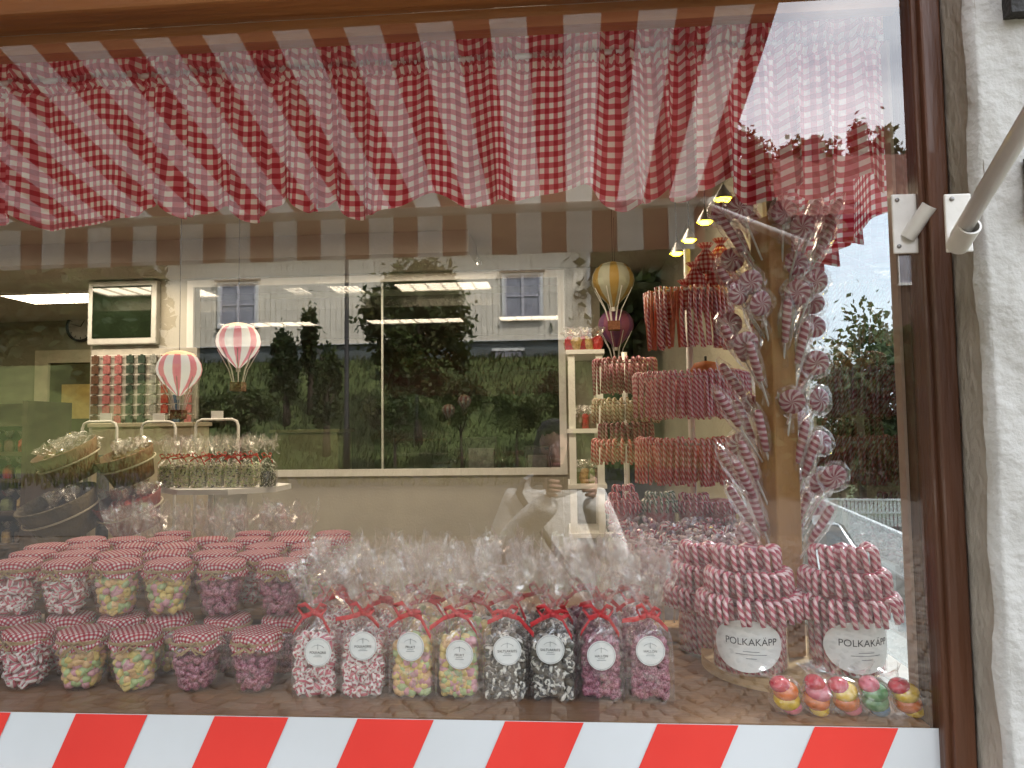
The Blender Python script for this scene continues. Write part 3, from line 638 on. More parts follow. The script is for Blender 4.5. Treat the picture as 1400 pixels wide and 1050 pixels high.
mb = MB(); mb.box((0, 0, .03), (.155, .008, .074)); o = mb.build('body', DARKM, ph); mo = o.modifiers.new('bevel', 'BEVEL'); mo.width = .003
mb = MB(); mb.tube([(-.055, .004, .05), (-.055, .006, .05)], .008, 12); mb.build('lens', STEEL, ph)
# ---- right of the shop: fences, car, trees seen through the side pane
def fence(label, a, b, ztop, zlow, n, gap, rail, group=None, w=.09):
    a = Vector(a); b = Vector(b); f = thing('picket_fence', label, 'fence', (*((a+b)/2).xy, zlow)); loc = f.location; d = (b-a); q = math.atan2(d.y, d.x)
    mb = MB(); mb.box((0, 0, (ztop-zlow)/2), (w, .022, ztop-zlow)); me = mb.mesh('picket', WHITEP)
    for i in range(n):
        p = a.lerp(b, (i+.5)/n); o = ob('picket', me, f, Vector((p.x, p.y, zlow))-loc, (0, 0, q))
    for z in rail:
        mb = MB(); mb.bar(Vector((a.x, a.y, z))-loc, Vector((b.x, b.y, z))-loc, .10, .05); o = mb.build('rail', WHITEP, f)
    return f
pA, pB, pC = W(1126, 690, 20.7), W(1238, 735, 13.7), W(1330, 685, 20.9)
ztop = pA.z
pN = pB+(pB-pA)*.9
lowz = W(1160, 744, 20).z
fence('white board fence on low wall running along the side street', pA, pN, pB.z, pB.z-.85, 105, 0, [pB.z+.03, pB.z-.80], w=.105)
fence('white picket fence crossing behind the parked car', W(1085, 686, 21.5), pC, pC.z, pC.z-.75, 46, 0, [pC.z+.02, pC.z-.36], w=.075)
lw = thing('low_wall', 'low pale rendered wall under the white board fence', 'wall', (*((pA+pN)/2).xy, -1.95))
mb = MB(); n_ = 14
for i in range(n_):
    s0, s1 = pA.lerp(pN, i/n_), pA.lerp(pN, (i+1)/n_); mb.bar(Vector((s0.x+.15, s0.y, -1.5))-lw.location, Vector((s1.x+.15, s1.y+.01, -1.5))-lw.location, .25, 1.0) if False else None
mb = MB(); q0 = Vector((pA.x+.12, pA.y, 0)); q1 = Vector((pN.x+.12, pN.y, 0)); z1_ = pB.z-.86
dd = (q1-q0).normalized(); nn = Vector((-dd.y, dd.x, 0))*.13
vv = [q0-nn, q1-nn, q1+nn, q0+nn]
mb.v += [Vector((p.x, p.y, -2.0))-lw.location for p in vv]+[Vector((p.x, p.y, z1_))-lw.location for p in vv]
for q in ((3, 2, 1, 0), (4, 5, 6, 7), (0, 1, 5, 4), (1, 2, 6, 5), (2, 3, 7, 6), (3, 0, 4, 7)): mb.face(q)
mb.build('render_face', CONC, lw)
treeS = [('garden_tree', 'broad green tree beyond the picket fence', W(1215, 600, 27), 7.2, (2.7, 2.2, 2.9), 15000, .15, L2), ('garden_tree', 'yellowish green bushy tree low behind the picket fence', W(1150, 640, 25), 3.9, (1.7, 1.5, 1.5), 8000, .12, L1), ('garden_tree', 'dense green tree at the right end of the picket fence', W(1290, 600, 25), 5.9, (2.2, 1.8, 2.6), 9000, .14, L2), ('garden_tree', 'bright green shrub right behind the picket fence', W(1222, 665, 23.5), 2.6, (1.0, .9, .8), 2600, .10, L1)]
for nme, lab, p, h, r, n, s_, lf in treeS: tree(nme, lab, (p.x, p.y, -1.95), h, r, n, s_, lf, trunk=.14, clumps=46)
# ---- parked car
cp = W(1140, 760, 13.6); car = thing('parked_car', 'white parked car beside the white board fence', 'car', (cp.x-.1, 14.8, -1.9), (0, 0, rad(-4)))
CARP = pm('white_car_paint', (.74, .75, .76), (.70, .71, .72), 3, .2, coat=.6); CGL = pm('car_glass', (.05, .06, .065), None, 4, .05, spec=.8); TYRE = pm('tyre_rubber', (.02, .02, .02), None, 30, .8)
# side outline as sections along the length (y), front towards -y
sec = [(-2.05, .36, .62, .60), (-1.95, .24, .72, .72), (-1.3, .2, .84, .82), (-.95, .2, .9, .84), (0, .18, .92, .86), (1.2, .2, .94, .85), (1.85, .24, .92, .8), (2.02, .36, .74, .7)]
P = []
for y_, zb2, zt2, hw in sec:
    ring = [(-hw*.9, zb2), (-hw, zb2+.16), (-hw, zt2-.16), (-hw*.93, zt2-.03), (-hw*.5, zt2+.015), (hw*.5, zt2+.015), (hw*.93, zt2-.03), (hw, zt2-.16), (hw, zb2+.16), (hw*.9, zb2), (-hw*.9, zb2)]
    P.append([Vector((x, y_, z)) for x, z in ring])
mb = MB(); mb.grid(P); k = len(mb.v); n = 11
mb.face([i for i in range(10)]); mb.face([7*n+i for i in reversed(range(10))]); mb.build('body', CARP, car, True)
R1 = [(-.95, .9, .76), (-.25, 1.40, .60), (.9, 1.43, .60), (1.75, .93, .74)]
P = [[Vector((x, y_, z)) for x, z in ((-hw, .88), (-hw+(.0 if i in (0, 3) else .03), z_*.985), (-hw*.8, z_+.02), (hw*.8, z_+.02), (hw-(.0 if i in (0, 3) else .03), z_*.985), (hw, .88))] for i, (y_, z_, hw) in enumerate(R1)]
mb = MB(); mb.grid(P); mb.build('cabin', CARP, car)
def quad(n_, pts, mt): mb = MB(); mb.v += [Vector(p) for p in pts]; mb.face(range(4)); return mb.build(n_, mt, car)
quad('windscreen', [(-.66, -.90, .96), (.66, -.90, .96), (.52, -.31, 1.385), (-.52, -.31, 1.385)], CGL)
quad('rear_window', [(.62, 1.70, 1.0), (-.62, 1.70, 1.0), (-.5, 1.0, 1.41), (.5, 1.0, 1.41)], CGL)
for s_ in (-1, 1):
    quad('side_window', [(s_*.775, -.7, .97), (s_*.775, .28, .97), (s_*.655, .28, 1.36), (s_*.665, -.22, 1.36)][::s_], CGL); quad('side_window', [(s_*.775, .36, .97), (s_*.775, 1.4, .97), (s_*.665, .95, 1.36), (s_*.655, .36, 1.36)][::s_], CGL)
    for y_ in (-1.28, 1.28):
        mb = MB(); mb.lathe([(.001, 0), (.20, 0), (.29, .02), (.31, .06), (.31, .17), (.29, .2), (.001, .2)], 20, (s_*.70 if s_ > 0 else -.70, y_, .31), Matrix.Rotation(s_*PI/2, 3, 'Y')); w = mb.build('wheel', TYRE, car, True)
        mb = MB(); mb.lathe([(.001, .215), (.17, .212), (.19, .20)], 16, (s_*.70, y_, .31), Matrix.Rotation(s_*PI/2, 3, 'Y')); o = mb.build('rim', STEEL, w, True)
    mb = MB(); mb.lathe([(.001, .03), (.09, .02), (.11, -.02)], 14, (s_*.52, -1.97, .62), Matrix.Rotation(PI/2, 3, 'X')); mb.build('headlight', BLUEG, car, True)
    mb = MB(); mb.box((s_*.86, -.62, .98), (.14, .09, .1)); mb.build('wing_mirror', CARP, car)

# ================================================================== THINGS IN THE WINDOW
# ---- gingham valances
def valance(name, label, a, b, ztop, zhem, seed, parentloc, nrm, full=1.30, dense=340):
    rnd = random.Random(seed); a = Vector(a); b = Vector(b); Lg = (b-a).length; nrm = Vector(nrm)
    NX, NZ = int(Lg*dense), 46; P = []; UVs = []
    # irregular pleat phase
    ph = [0]; 
    for i in range(NX): ph.append(ph[-1]+(Lg/NX)*2*PI/.085*(1+.55*math.sin(i*.021+seed)+.3*math.sin(i*.057+2*seed)))
    amp = [.023*(1+.5*math.sin(i*.013+seed*3)) for i in range(NX+1)]
    H = ztop-zhem
    for k in range(NZ+1):
        t_ = k/NZ; row = []; ur = []
        for i in range(NX+1):
            s_ = i/NX; base = a.lerp(b, s_)
            hem = .016*math.sin(ph[i]*.5+1.3)+.009*math.sin(ph[i]*.23)
            z = ztop-H*t_ + (hem*max(0, (t_-.35)/.65)) + (.006*math.sin(ph[i]*.9)*(1-t_/.14) if t_ < .14 else 0)
            g = math.exp(-((t_-.185)/.018)**2)+math.exp(-((t_-.245)/.018)**2)   # two gathering threads
            env = .25+.75*t_ if t_ > .25 else (.35 if t_ > .16 else .55)
            off = env*amp[i]*math.sin(ph[i])+env*.005*math.sin(ph[i]*2.3+t_*2)+ .005*math.sin(ph[i]*3.1)*(1 if .12 < t_ < .45 else .4)
            off += g*(.006*math.sin(i*1.9+seed)+.0045*math.sin(i*.83)) - .016*g
            slant = .006*math.sin(ph[i]*.31)*t_
            p = base+nrm*off+(b-a).normalized()*(slant+env*.010*math.sin(ph[i]+1.1)*t_); p.z = z
            row.append(p-Vector(parentloc))
            w = .0035*math.sin(ph[i]*.5)+.003*math.sin(i*.09)
            ur.append((s_*Lg*full+.012*t_*math.sin(ph[i]*.4)+g*.002*math.sin(i*1.1), (ztop-z)*1.02+w+g*.003*math.sin(i*1.7)))
        P.append(row); UVs.append(ur)
    mb = MB(); mb.grid(P, UVs); return mb
zt_, zh_ = W(500, 38, .075).z, W(600, 279, .075).z
v1 = thing('gingham_valance', 'red and white gingham valance gathered along the top of the shop window', 'valance', (-.8, .075, zh_))
valance('', '', (-2.4, .085, 0), (.60, .075, 0), zt_, zh_, 1, v1.location, (0, -1, 0)).build('fabric', VAL, v1, True)
mb = MB(); mb.tube([Vector((-2.42, .10, zt_-.062))-v1.location, Vector((.63, .10, zt_-.062))-v1.location], .006, 8); mb.build('rod', METALW, v1, True)
v2 = thing('gingham_valance', 'short gingham valance along the side pane above the lollipop stand', 'valance', (.64, .5, zh_-.02))
valance('', '', (.632, .12, 0), (.632, .90, 0), zt_-.01, zh_-.03, 4, v2.location, (1, 0, 0)).build('fabric', VAL, v2, True)
mb = MB(); mb.tube([Vector((.645, .1, zt_-.07))-v2.location, Vector((.645, .91, zt_-.07))-v2.location], .006, 8); mb.build('rod', METALW, v2, True)

# ---- candies
RED, CREAM, PINKW = (.55, .03, .06), (.85, .78, .74), (.80, .55, .55)
POLKA = stripes('polka_stripe', [(.86, .76, .74), (.50, .02, .07)], 3, 0, .45, .22)
BLK = stripes('liquorice_stripe', [(.8, .77, .70), (.018, .016, .015)], 2, 0, .30, .22)
BLKSOFT = pm('grey_liquorice', (.16, .135, .10), (.09, .075, .055), 60, .35)
def pastel(n, c): return stripes('pastel_'+n, [c, tuple(x*.72 for x in c)], 4, 0, .7, .4, .1, 6)
PY, PG, PP, PO = pastel('yellow', (.80, .60, .20)), pastel('green', (.47, .58, .27)), pastel('pink', (.72, .36, .40)), pastel('orange', (.80, .50, .24))
def berry():
    m_, t, o = newmat('raspberry_drop'); l = t.links.new
    vo = t.nodes.new('ShaderNodeTexVoronoi'); vo.inputs['Scale'].default_value = 330; tcn = t.nodes.new('ShaderNodeTexCoord'); l(tcn.outputs['Object'], vo.inputs['Vector'])
    f = mth(t, 'MINIMUM', mth(t, 'MULTIPLY', mth(t, 'MAXIMUM', mth(t, 'SUBTRACT', vo.outputs['Distance'], .38), 0), 4), 1)
    n = t.nodes.new('ShaderNodeTexNoise'); n.inputs['Scale'].default_value = 70; l(tcn.outputs['Object'], n.inputs['Vector'])
    c = mixc(t, f, mixc(t, n.outputs[0], (.10, .006, .03), (.27, .03, .085)), (.45, .17, .24)); b = t.nodes.new('ShaderNodeBsdfPrincipled'); b.inputs['Roughness'].default_value = .3; b.inputs['Coat Weight'].default_value = .3
    l(c, b.inputs['Base Color']); l(b.outputs[0], o.inputs[0]); return m_
BERRY = berry()
def pillow(mb, c, rot, ln, r, seg=8, flat=.8):
    prof = [(r*.45, -ln/2), (r*.92, -ln*.34), (r, 0), (r*.92, ln*.34), (r*.45, ln/2)]; b = len(mb.v)
    mb.lathe(prof, seg, c, rot @ Matrix.Diagonal((1, flat, 1))); mb.face([b+j for j in reversed(range(seg))]); mb.face([b+4*seg+j for j in range(seg)])
def rrot(): return Euler((U(0, 6.28), U(0, 6.28), U(0, 6.28))).to_matrix()
KINDS = {'polka': ([POLKA], .0215, .0072, 8), 'mixed': ([PY, PG, PP, PO], .018, .0102, 6), 'berry': ([BERRY], .012, .0095, 8), 'black': ([BLK, BLK, BLKSOFT], .0215, .0076, 8), 'green': ([PG, pm('pale_mint', (.62, .66, .45), None, 60, .4), pm('cream_candy', (.76, .70, .52), None, 60, .4), BLK], .014, .0068, 6)}
CORE = {'polka': pm('candy_core_pink', (.5, .2, .22), None, 50, .5), 'mixed': pm('candy_core_sand', (.42, .33, .16), None, 50, .5), 'berry': pm('candy_core_plum', (.14, .015, .05), None, 50, .5), 'black': pm('candy_core_brown', (.07, .055, .04), None, 50, .5), 'green': pm('candy_core_green', (.3, .3, .15), None, 50, .5)}
JP = [(.030, .004), (.036, .010), (.041, .030), (.0455, .055), (.0475, .072), (.046, .084), (.043, .092)]     # jar body profile
def jr(z):
    for (r0, z0), (r1, z1) in zip(JP, JP[1:]):
        if z0 <= z <= z1: return r0+(r1-r0)*(z-z0)/(z1-z0)
    return JP[-1][0]
def jar_fill(kind):
    ms, ln, r, seg = KINDS[kind]; mb = MB()
    for _ in range(190):
        z = U(.010, .088); a = U(0, 2*PI); rr = jr(max(.005, z))-r*1.05-U(0, .005); mb.cur = random.randrange(len(ms)); pillow(mb, (rr*math.cos(a), rr*math.sin(a), z), rrot(), ln, r, seg)
    mb.cur = len(ms); b = len(mb.v); mb.lathe([(max(.005, q-.014), z) for q, z in JP], 16)
    return mb.mesh('candy_filling', ms+[CORE[kind]], True)
def bag_fill(kind, w=.083, d=.055, h=.118):
    ms, ln, r, seg = KINDS[kind]; mb = MB()
    for k in range(230):
        x, y, z = U(-1, 1), U(-1, 1), U(0, 1)
        if k % 3 != 2: y = -1+U(0, .25)
        elif abs(x) < .75: x = math.copysign(U(.75, 1), x)
        top = 1-.28*(abs(x)**3)*U(.3, 1)
        mb.cur = random.randrange(len(ms)); pillow(mb, (x*(w/2-r*1.25), y*(d/2-r*1.25), r+z*(h-r)*top), rrot(), ln, r, seg)
    mb.cur = len(ms); mb.box((0, .004, h*.45), (w-.034, d-.028, h*.84))
    return mb.mesh('candy_filling', ms+[CORE[kind]], True)
JF = {k: [jar_fill(k) for _ in range(2)] for k in ('polka', 'mixed', 'berry')}
BF = {k: [bag_fill(k) for _ in range(2)] for k in ('polka', 'mixed', 'berry', 'black')}
# ---- candy jars with gingham cloth covers
mb = MB(); mb.lathe([(.001, .0015), (.028, .0015), (.034, .004)]+[(r+.0025, z) for r, z in JP[1:]]+[(.0425, .097), (.0425, .108)], 32); JGLASS = mb.mesh('glass', JARG, True)
def cover(seed):
    rnd = random.Random(seed); P = []; UVs = []; SEG = 72
    pr = [(.0005, .1165), (.02, .1165), (.038, .1158), (.045, .1140), (.0474, .110), (.0474, .1035), (.0455, .0985), (.047, .0945), (.0495, .0895), (.051, .0855)]; s_ = 0; prev = None
    a1, a2, a3 = rnd.uniform(0, 6), rnd.uniform(0, 6), rnd.randrange(9, 13)
    for i, (r, z) in enumerate(pr):
        if prev: s_ += math.hypot(r-prev[0], z-prev[1])
        prev = (r, z); fl = max(0, i-5)/4; row = []; ur = []
        for j in range(SEG+1):
            a = 2*PI*j/SEG; wv = math.sin(a*a3+a1)+.5*math.sin(a*(a3*2-3)+a2)
            rr = r*(1+.055*fl*wv+(.012*math.sin(a*17+a1) if 3 <= i <= 6 else 0)); zz = z+.0045*fl*math.sin(a*4+a1)+.003*fl*wv
            row.append((rr*math.cos(a), rr*math.sin(a), zz)); ur.append((s_*math.cos(a)*1.0+.003*a1, s_*math.sin(a)))
        P.append(row); UVs.append(ur)
    mb = MB(); mb.grid(P, UVs); return mb.mesh('cloth_cover', LID, True)
COV = [cover(s) for s in range(5)]
TW = pm('jute_twine', (.50, .34, .18), (.38, .25, .12), 300, .9, .5, 500)
def twine(seed):
    rnd = random.Random(seed); mb = MB(); mb.tube([(.0470*math.cos(a), .0470*math.sin(a), .0985+.0008*math.sin(a*3)) for a in [i*2*PI/40 for i in range(40)]], .0023, 6, closed=True)
    mb.tube([(.0474*math.cos(a), .0474*math.sin(a), .0960+.0008*math.sin(a*2)) for a in [i*2*PI/40 for i in range(40)]], .0022, 6, closed=True)
    return mb.mesh('twine', TW, True)
def bow(seed):
    rnd = random.Random(seed); mb = MB()
    for s_ in (-1, 1):
        w, h, dr = rnd.uniform(.016, .03), rnd.uniform(.005, .012), rnd.uniform(-.014, .006)
        mb.tube([(0, -.0505, .095), (s_*w*.5, -.055, .095+h), (s_*w, -.054, .095+dr), (s_*w*.55, -.056, .095-h+dr*.5), (0, -.052, .0945)], .0021, 6)
        mb.tube([(0, -.051, .0945), (s_*.012, -.056, .088), (s_*rnd.uniform(.02, .036), -.056, .084-rnd.uniform(-.006, .012))], .002, 6)
    return mb.mesh('bow', TW, True)
TWN = twine(1); BOW = [bow(s) for s in range(4)]
def jar(loc, kind, label, group, k, withbow=True):
    j = thing('candy_jar', label, 'jar', loc, (0, 0, U(-.35, .35)), group)
    ob('glass', JGLASS, j); stuff(ob('candy_filling', random.choice(JF[kind]), j, rot=(0, 0, U(0, 6)))); ob('cloth_cover', COV[k % 5], j, rot=(U(-.03, .03), U(-.03, .03), U(-.5, .5)))
    t_ = ob('twine', TWN, j)
    if withbow: ob('bow', BOW[k % 4], t_)
    return j
DESC = {'polka': 'striped pink candies', 'mixed': 'mixed pastel candies', 'berry': 'dark raspberry drops'}
G1, G2 = 'gingham-capped jars in the front row', 'gingham-capped jars stacked on the second tier'
fr = [(-45, 'polka', 'farthest from the cellophane bags'), (36, 'polka', 'beside the mixed candies'), (113, 'mixed', 'next to the striped candies'), (185, 'mixed', 'next to the raspberry drops'), (268, 'berry', 'beside the mixed candy jar'), (350, 'berry', 'at the end beside the cellophane bags')]
for k, (u, kind, where) in enumerate(fr):
    p = W(u, 940, .142); jar((p.x, .142, ZF+.0005), kind, 'gingham-capped jar of %s, front row, %s' % (DESC[kind], where), G1, k)
xs_ = [W(u, 940, .142).x for u, _, _ in fr]
for k, x in enumerate(xs_): jar((x+.012, .252+U(-.004, .004), ZF+.0005), ('polka', 'polka', 'mixed', 'mixed', 'berry', 'berry')[k], 'gingham-capped candy jar on the board under the second tier', 'lower jars under the second tier', k+1, False)
up = [(-50, 'polka', 'farthest from the bags'), (21, 'polka', 'beside its striped twin'), (91, 'polka', 'next to the mixed candies'), (160, 'mixed', 'next to the striped candies'), (230, 'mixed', 'next to the raspberry drops'), (302, 'berry', 'beside the mixed candy jar'), (384, 'berry', 'at the end above the cellophane bags')]
ZU = ZF+.119
ux = []
for k, (u, kind, where) in enumerate(up):
    p = W(u, 845, .25); ux.append(p.x); jar((p.x, .25, ZU), kind, 'gingham-capped jar of %s, second tier, %s' % (DESC[kind], where), G2, k+2)
for r_ in range(1, 5):
    for k in range(7):
        yy = .25+.108*r_; x = ux[-1]-.008*r_-(6-k)*.112+(.03 if r_ % 2 else 0)+U(-.006, .006)
        if r_ == 4 and k in (0, 1, 3): continue
        jar((x, yy, ZU), ('polka', 'mixed', 'berry')[(k+r_) % 3], 'gingham-capped candy jar in the rear rows of the second tier', 'jars in the rear rows of the second tier', k+r_, (k+r_) % 2 == 0)
# clear riser under the rear rows
ri = thing('riser_shelf', 'low wooden riser under the rear rows of gingham-capped jars', 'riser', (-1.0, .55, ZF))
pb('top', (-1.75, .308, ZU-.016), (-.585, .75, ZU-.001), SHELFW, ri)
for xx in (-1.75, -1.2, -.6): pb('support', (xx, .31, ZF+.0005), (xx+.015, .74, ZU-.0165), SHELFW, ri)

# ---- cellophane bags
RIB = pm('red_ribbon', (.62, .022, .03), (.48, .015, .022), 200, .45, coat=.1)
def bagmesh(seed, w=.086, d=.058, hb=.125, hn=.158, ht=.262, flare=.05, mat=None, seg=44):
    rnd = random.Random(seed); ph = [rnd.uniform(0, 6.28) for _ in range(8)]
    lv = [(0, 1, 1, 0), (.004, 1.02, 1.02, 0), (hb*.3, 1.04, 1.06, .01), (hb*.6, 1.03, 1.05, .015), (hb*.88, .98, .95, .03), (hb, .88, .82, .05), (hb+(hn-hb)*.45, .56, .55, .12), (hn-.006, .22, .28, .2), (hn, .17, .22, .2), (hn+.008, .22, .3, .25),
          (hn+(ht-hn)*.25, .5, .62, .3), (hn+(ht-hn)*.5, .8, .85, .3), (hn+(ht-hn)*.78, 1.05, 1.0, .28), (ht, 1.18, 1.05, .3)]
    P = []
    for i, (z, sx, sy, wr) in enumerate(lv):
        row = []
        for j in range(seg):
            a = 2*PI*j/seg; c, s_ = math.cos(a), math.sin(a); e = .42 if z < hb*.95 else .8
            x = math.copysign(abs(c)**e, c)*w/2*sx; y = math.copysign(abs(s_)**e, s_)*d/2*sy
            f = 1+wr*(math.sin(a*6+ph[0]+i*.12)*.9+math.sin(a*9+ph[1]-i*.2)*.45+rnd.uniform(-.12, .12))
            zz = z+(rnd.uniform(-.020, .018)+.012*math.sin(a*5+ph[2]) if i == len(lv)-1 else (rnd.uniform(-.004, .004) if i > 6 else 0))
            row.append(Vector((x*f, y*f, zz)))
        row.append(row[0].copy()); P.append(row)
    mb = MB(); mb.grid(P); b = len(mb.v)
    # a few loose crinkled tongues of film at the top
    for _ in range(9):
        a = rnd.uniform(0, 6.28); r0 = rnd.uniform(.01, .04); z0 = rnd.uniform(hn+.03, ht-.01); q = Euler((rnd.uniform(-.9, .9), rnd.uniform(-.9, .9), rnd.uniform(0, 6.28))).to_matrix()
        c = Vector((r0*math.cos(a)*1.15, r0*math.sin(a)*.8, z0)); w2, h2 = rnd.uniform(.006, .015), rnd.uniform(.02, .04)
        mb.grid([[c+q @ Vector((-w2, 0, -h2)), c+q @ Vector((0, .004, -h2)), c+q @ Vector((w2, 0, -h2))], [c+q @ Vector((-w2*1.2, .003, 0)), c+q @ Vector((0, .008, .002)), c+q @ Vector((w2, .002, 0))], [c+q @ Vector((-w2*.6, 0, h2)), c+q @ Vector((0, .006, h2*1.1)), c+q @ Vector((w2*.9, -.003, h2*.9))]])
    return mb.mesh('cellophane', mat or CELLO)
BAGS = [bagmesh(s) for s in range(6)]
def ribbon(seed, hn=.158):
    rnd = random.Random(seed); mb = MB(); mb.tube([(.0105*math.cos(a), .009*math.sin(a), hn) for a in [i*2*PI/14 for i in range(14)]], .0042, 6, closed=True)
    def strip(pts, w):
        pts = [Vector(p) for p in pts]; P = []
        for i, p in enumerate(pts):
            up_ = Vector((rnd.uniform(-.2, .2), rnd.uniform(-.3, .3), 1)).normalized(); P.append([p-up_*w/2, p+Vector((0, -.0012, 0)), p+up_*w/2])
        mb.grid(P)
    for s_ in (-1, 1):
        w, l_ = .0085, rnd.uniform(.022, .034); dz = rnd.uniform(-.004, .012)
        strip([(0, -.013, hn), (s_*l_*.5, -.021, hn+.010+dz), (s_*l_, -.02, hn+.004+dz), (s_*l_*.6, -.024, hn-.004), (0, -.015, hn)], w)
        t_ = rnd.uniform(.028, .056); strip([(0, -.014, hn), (s_*t_*.5, -.024, hn-.006), (s_*t_, -.030, hn-rnd.uniform(.008, .04))], w*1.05)
    mb.box((0, -.016, hn), (.009, .007, .009)); return mb.mesh('ribbon', RIB, True)
RIBS = [ribbon(s) for s in range(6)]
PAPER = pm('white_label_paper', (.80, .80, .78), (.76, .76, .74), 40, .6)
def label_disc():
    mb = MB(); b = len(mb.v); n = 36
    for r, y in ((.0265, 0), (.0265, -.0006)):
        for j in range(n): a = 2*PI*j/n; mb.v.append(Vector((r*math.cos(a), y, r*math.sin(a))))
    mb.face([n+j for j in range(n)]); 
    for j in range(n): mb.face((j, (j+1) % n, n+(j+1) % n, n+j))
    return mb.mesh('label', PAPER)
LABD = label_disc()
INKG = pm('grey_printing_ink', (.20, .21, .23), None, 50, .6)
def label_print():
    mb = MB()
    for j in range(36): a0, a1 = 2*PI*j/36, 2*PI*(j+1)/36; mb.bar((.0245*math.cos(a0), -.001, .0245*math.sin(a0)), (.0245*math.cos(a1), -.001, .0245*math.sin(a1)), .0004, .0004)
    for j in range(10): a0, a1 = PI*(.15+.07*j), PI*(.15+.07*(j+1)); mb.bar((.013*math.cos(a0), -.001, .004+.009*math.sin(a0)), (.013*math.cos(a1), -.001, .004+.009*math.sin(a1)), .0007, .0005)
    mb.bar((0, -.001, .005), (0, -.001, .015), .0007, .0005)
    for z, w in ((-.0055, .008), (-.0085, .011)): mb.box((0, -.001, z), (w*1.5, .0005, .0007))
    return mb.mesh('emblem', INKG)
LABP = label_print()
TXT = {k: text_mesh(s, .0062, INK, .0002) for k, s in (('polka', 'POLKAGRIS'), ('mixed', 'FRUKT'), ('black', 'SALTLAKRITS'), ('berry', 'HALLON'))}
def bag(loc, kind, label, group, k, rz=0, lab=None, detail=True, scale=1):
    b = thing('candy_bag', label, 'candy bag', loc, (0, 0, rz), group); b.scale = (scale,)*3
    stuff(ob('candy_filling', BF[kind][k % 2], b)); ob('cellophane', BAGS[k % 6], b); ob('ribbon', RIBS[k % 6], b)
    if lab:
        l_ = ob('label', LABD, b, (lab[0], -.0335, lab[1]), (rad(-3), 0, lab[2])); ob('emblem', LABP, l_); ob('lettering', TXT[kind], l_, (0, -.001, -.001), (PI/2, 0, 0))
    return b
bags = [(433, 'polka', 892, 'with striped pink white candies at the end next to the jars'), (499, 'polka', 884, 'with striped pink white candies next to the mixed fruit candies'), (566, 'mixed', 884, 'with pastel fruit candies next to the striped ones'), (628, 'mixed', 895, 'with pastel fruit candies next to the black and white ones'), (692, 'black', 890, 'with grey black and white candies next to the fruit candies'), (757, 'black', 888, 'with black and white candies next to the raspberry drops'), (822, 'berry', 897, 'with raspberry drops next to the black candies'), (889, 'berry', 890, 'with raspberry drops at the end near the cane jars')]
BYF = .125
for k, (u, kind, vl, what) in enumerate(bags):
    p = W(u, 950, BYF); zl = W(u, vl, BYF-.034).z-ZF; xl_ = W((434, 495, 563, 628, 692, 752, 823, 891)[k], vl, BYF-.034).x-p.x
    bag((p.x, BYF+U(-.004, .004), ZF+.0005), kind, 'tied cellophane bag %s' % what, 'labelled cellophane bags in the front row', k, U(-.08, .08), (xl_, zl, U(-.12, .12)))
for r_ in range(1, 3):
    for k in range(8):
        p = W(425+k*62+(25 if r_ % 2 else 0), 950, BYF)
        if r_ == 3 and k > 7: continue
        bag((p.x*(1+.02*r_)+U(-.01, .01), BYF+.10*r_+U(-.008, .008), ZF+.0005), ('polka', 'mixed', 'black', 'berry')[min(3, k//2)], 'tied cellophane candy bag in the rows behind the labelled bags', 'cellophane bags in the rear rows', k+r_, U(-.3, .3), None, scale=U(.97, 1.06))
# bags behind the jar tiers
for k in range(9):
    p = W(170+k*30, 720, .82); bag((p.x, .82+U(-.03, .03), ZF+.0005), 'berry', 'red ribboned cellophane bag behind the gingham-capped jars', 'cellophane bags behind the jars', k, U(-.4, .4), None, scale=1.12)

# ---- candy canes
CANE = stripes('cane_stripe', [(.80, .56, .58), (.46, .025, .085)], 2, 62, .40, .22)
CANER = stripes('cane_stripe_red', [(.86, .54, .54), (.62, .07, .09)], 2, 55, .35, .25)
CANEC = stripes('cane_stripe_cream', [(.76, .66, .5), (.32, .10, .06)], 2, 60, .6, .25)
CANEG = stripes('cane_stripe_green', [(.72, .72, .62), (.05, .16, .08)], 2, 60, .45, .25)
CANED = stripes('cane_stripe_dark', [(.55, .33, .36), (.30, .02, .07)], 2, 60, .35, .25)
def cane(mat, leg=.05, tail=.03, r=.0048, hr=.014, seg=7, bend=0):
    pts = [(0, 0, -tail)]+[(0, 0, 0)]+[(0, -hr+hr*math.cos(a), hr*math.sin(a)) for a in [PI*i/7 for i in range(1, 7)]]+[(0, -2*hr, 0), (0, -2*hr-bend*.4, -leg*.4), (0, -2*hr-bend, -leg)]
    mb = MB(); mb.tube(pts, r, seg); return mb.mesh('candy_cane', mat, True)
CN = cane(CANE, .034, .03, .0054, .0115); CNH = cane(CANER, .135, .012, .0046, .013); CNH2 = cane(stripes('cane_stripe_pale', [(.88, .62, .66), (.58, .06, .13)], 2, 60, .42, .22), .135, .012, .0046, .013)
def put_cane(me, loc, rot, label, group): return tag(ob('candy_cane', me, None, loc, rot), label, 'candy cane', group)
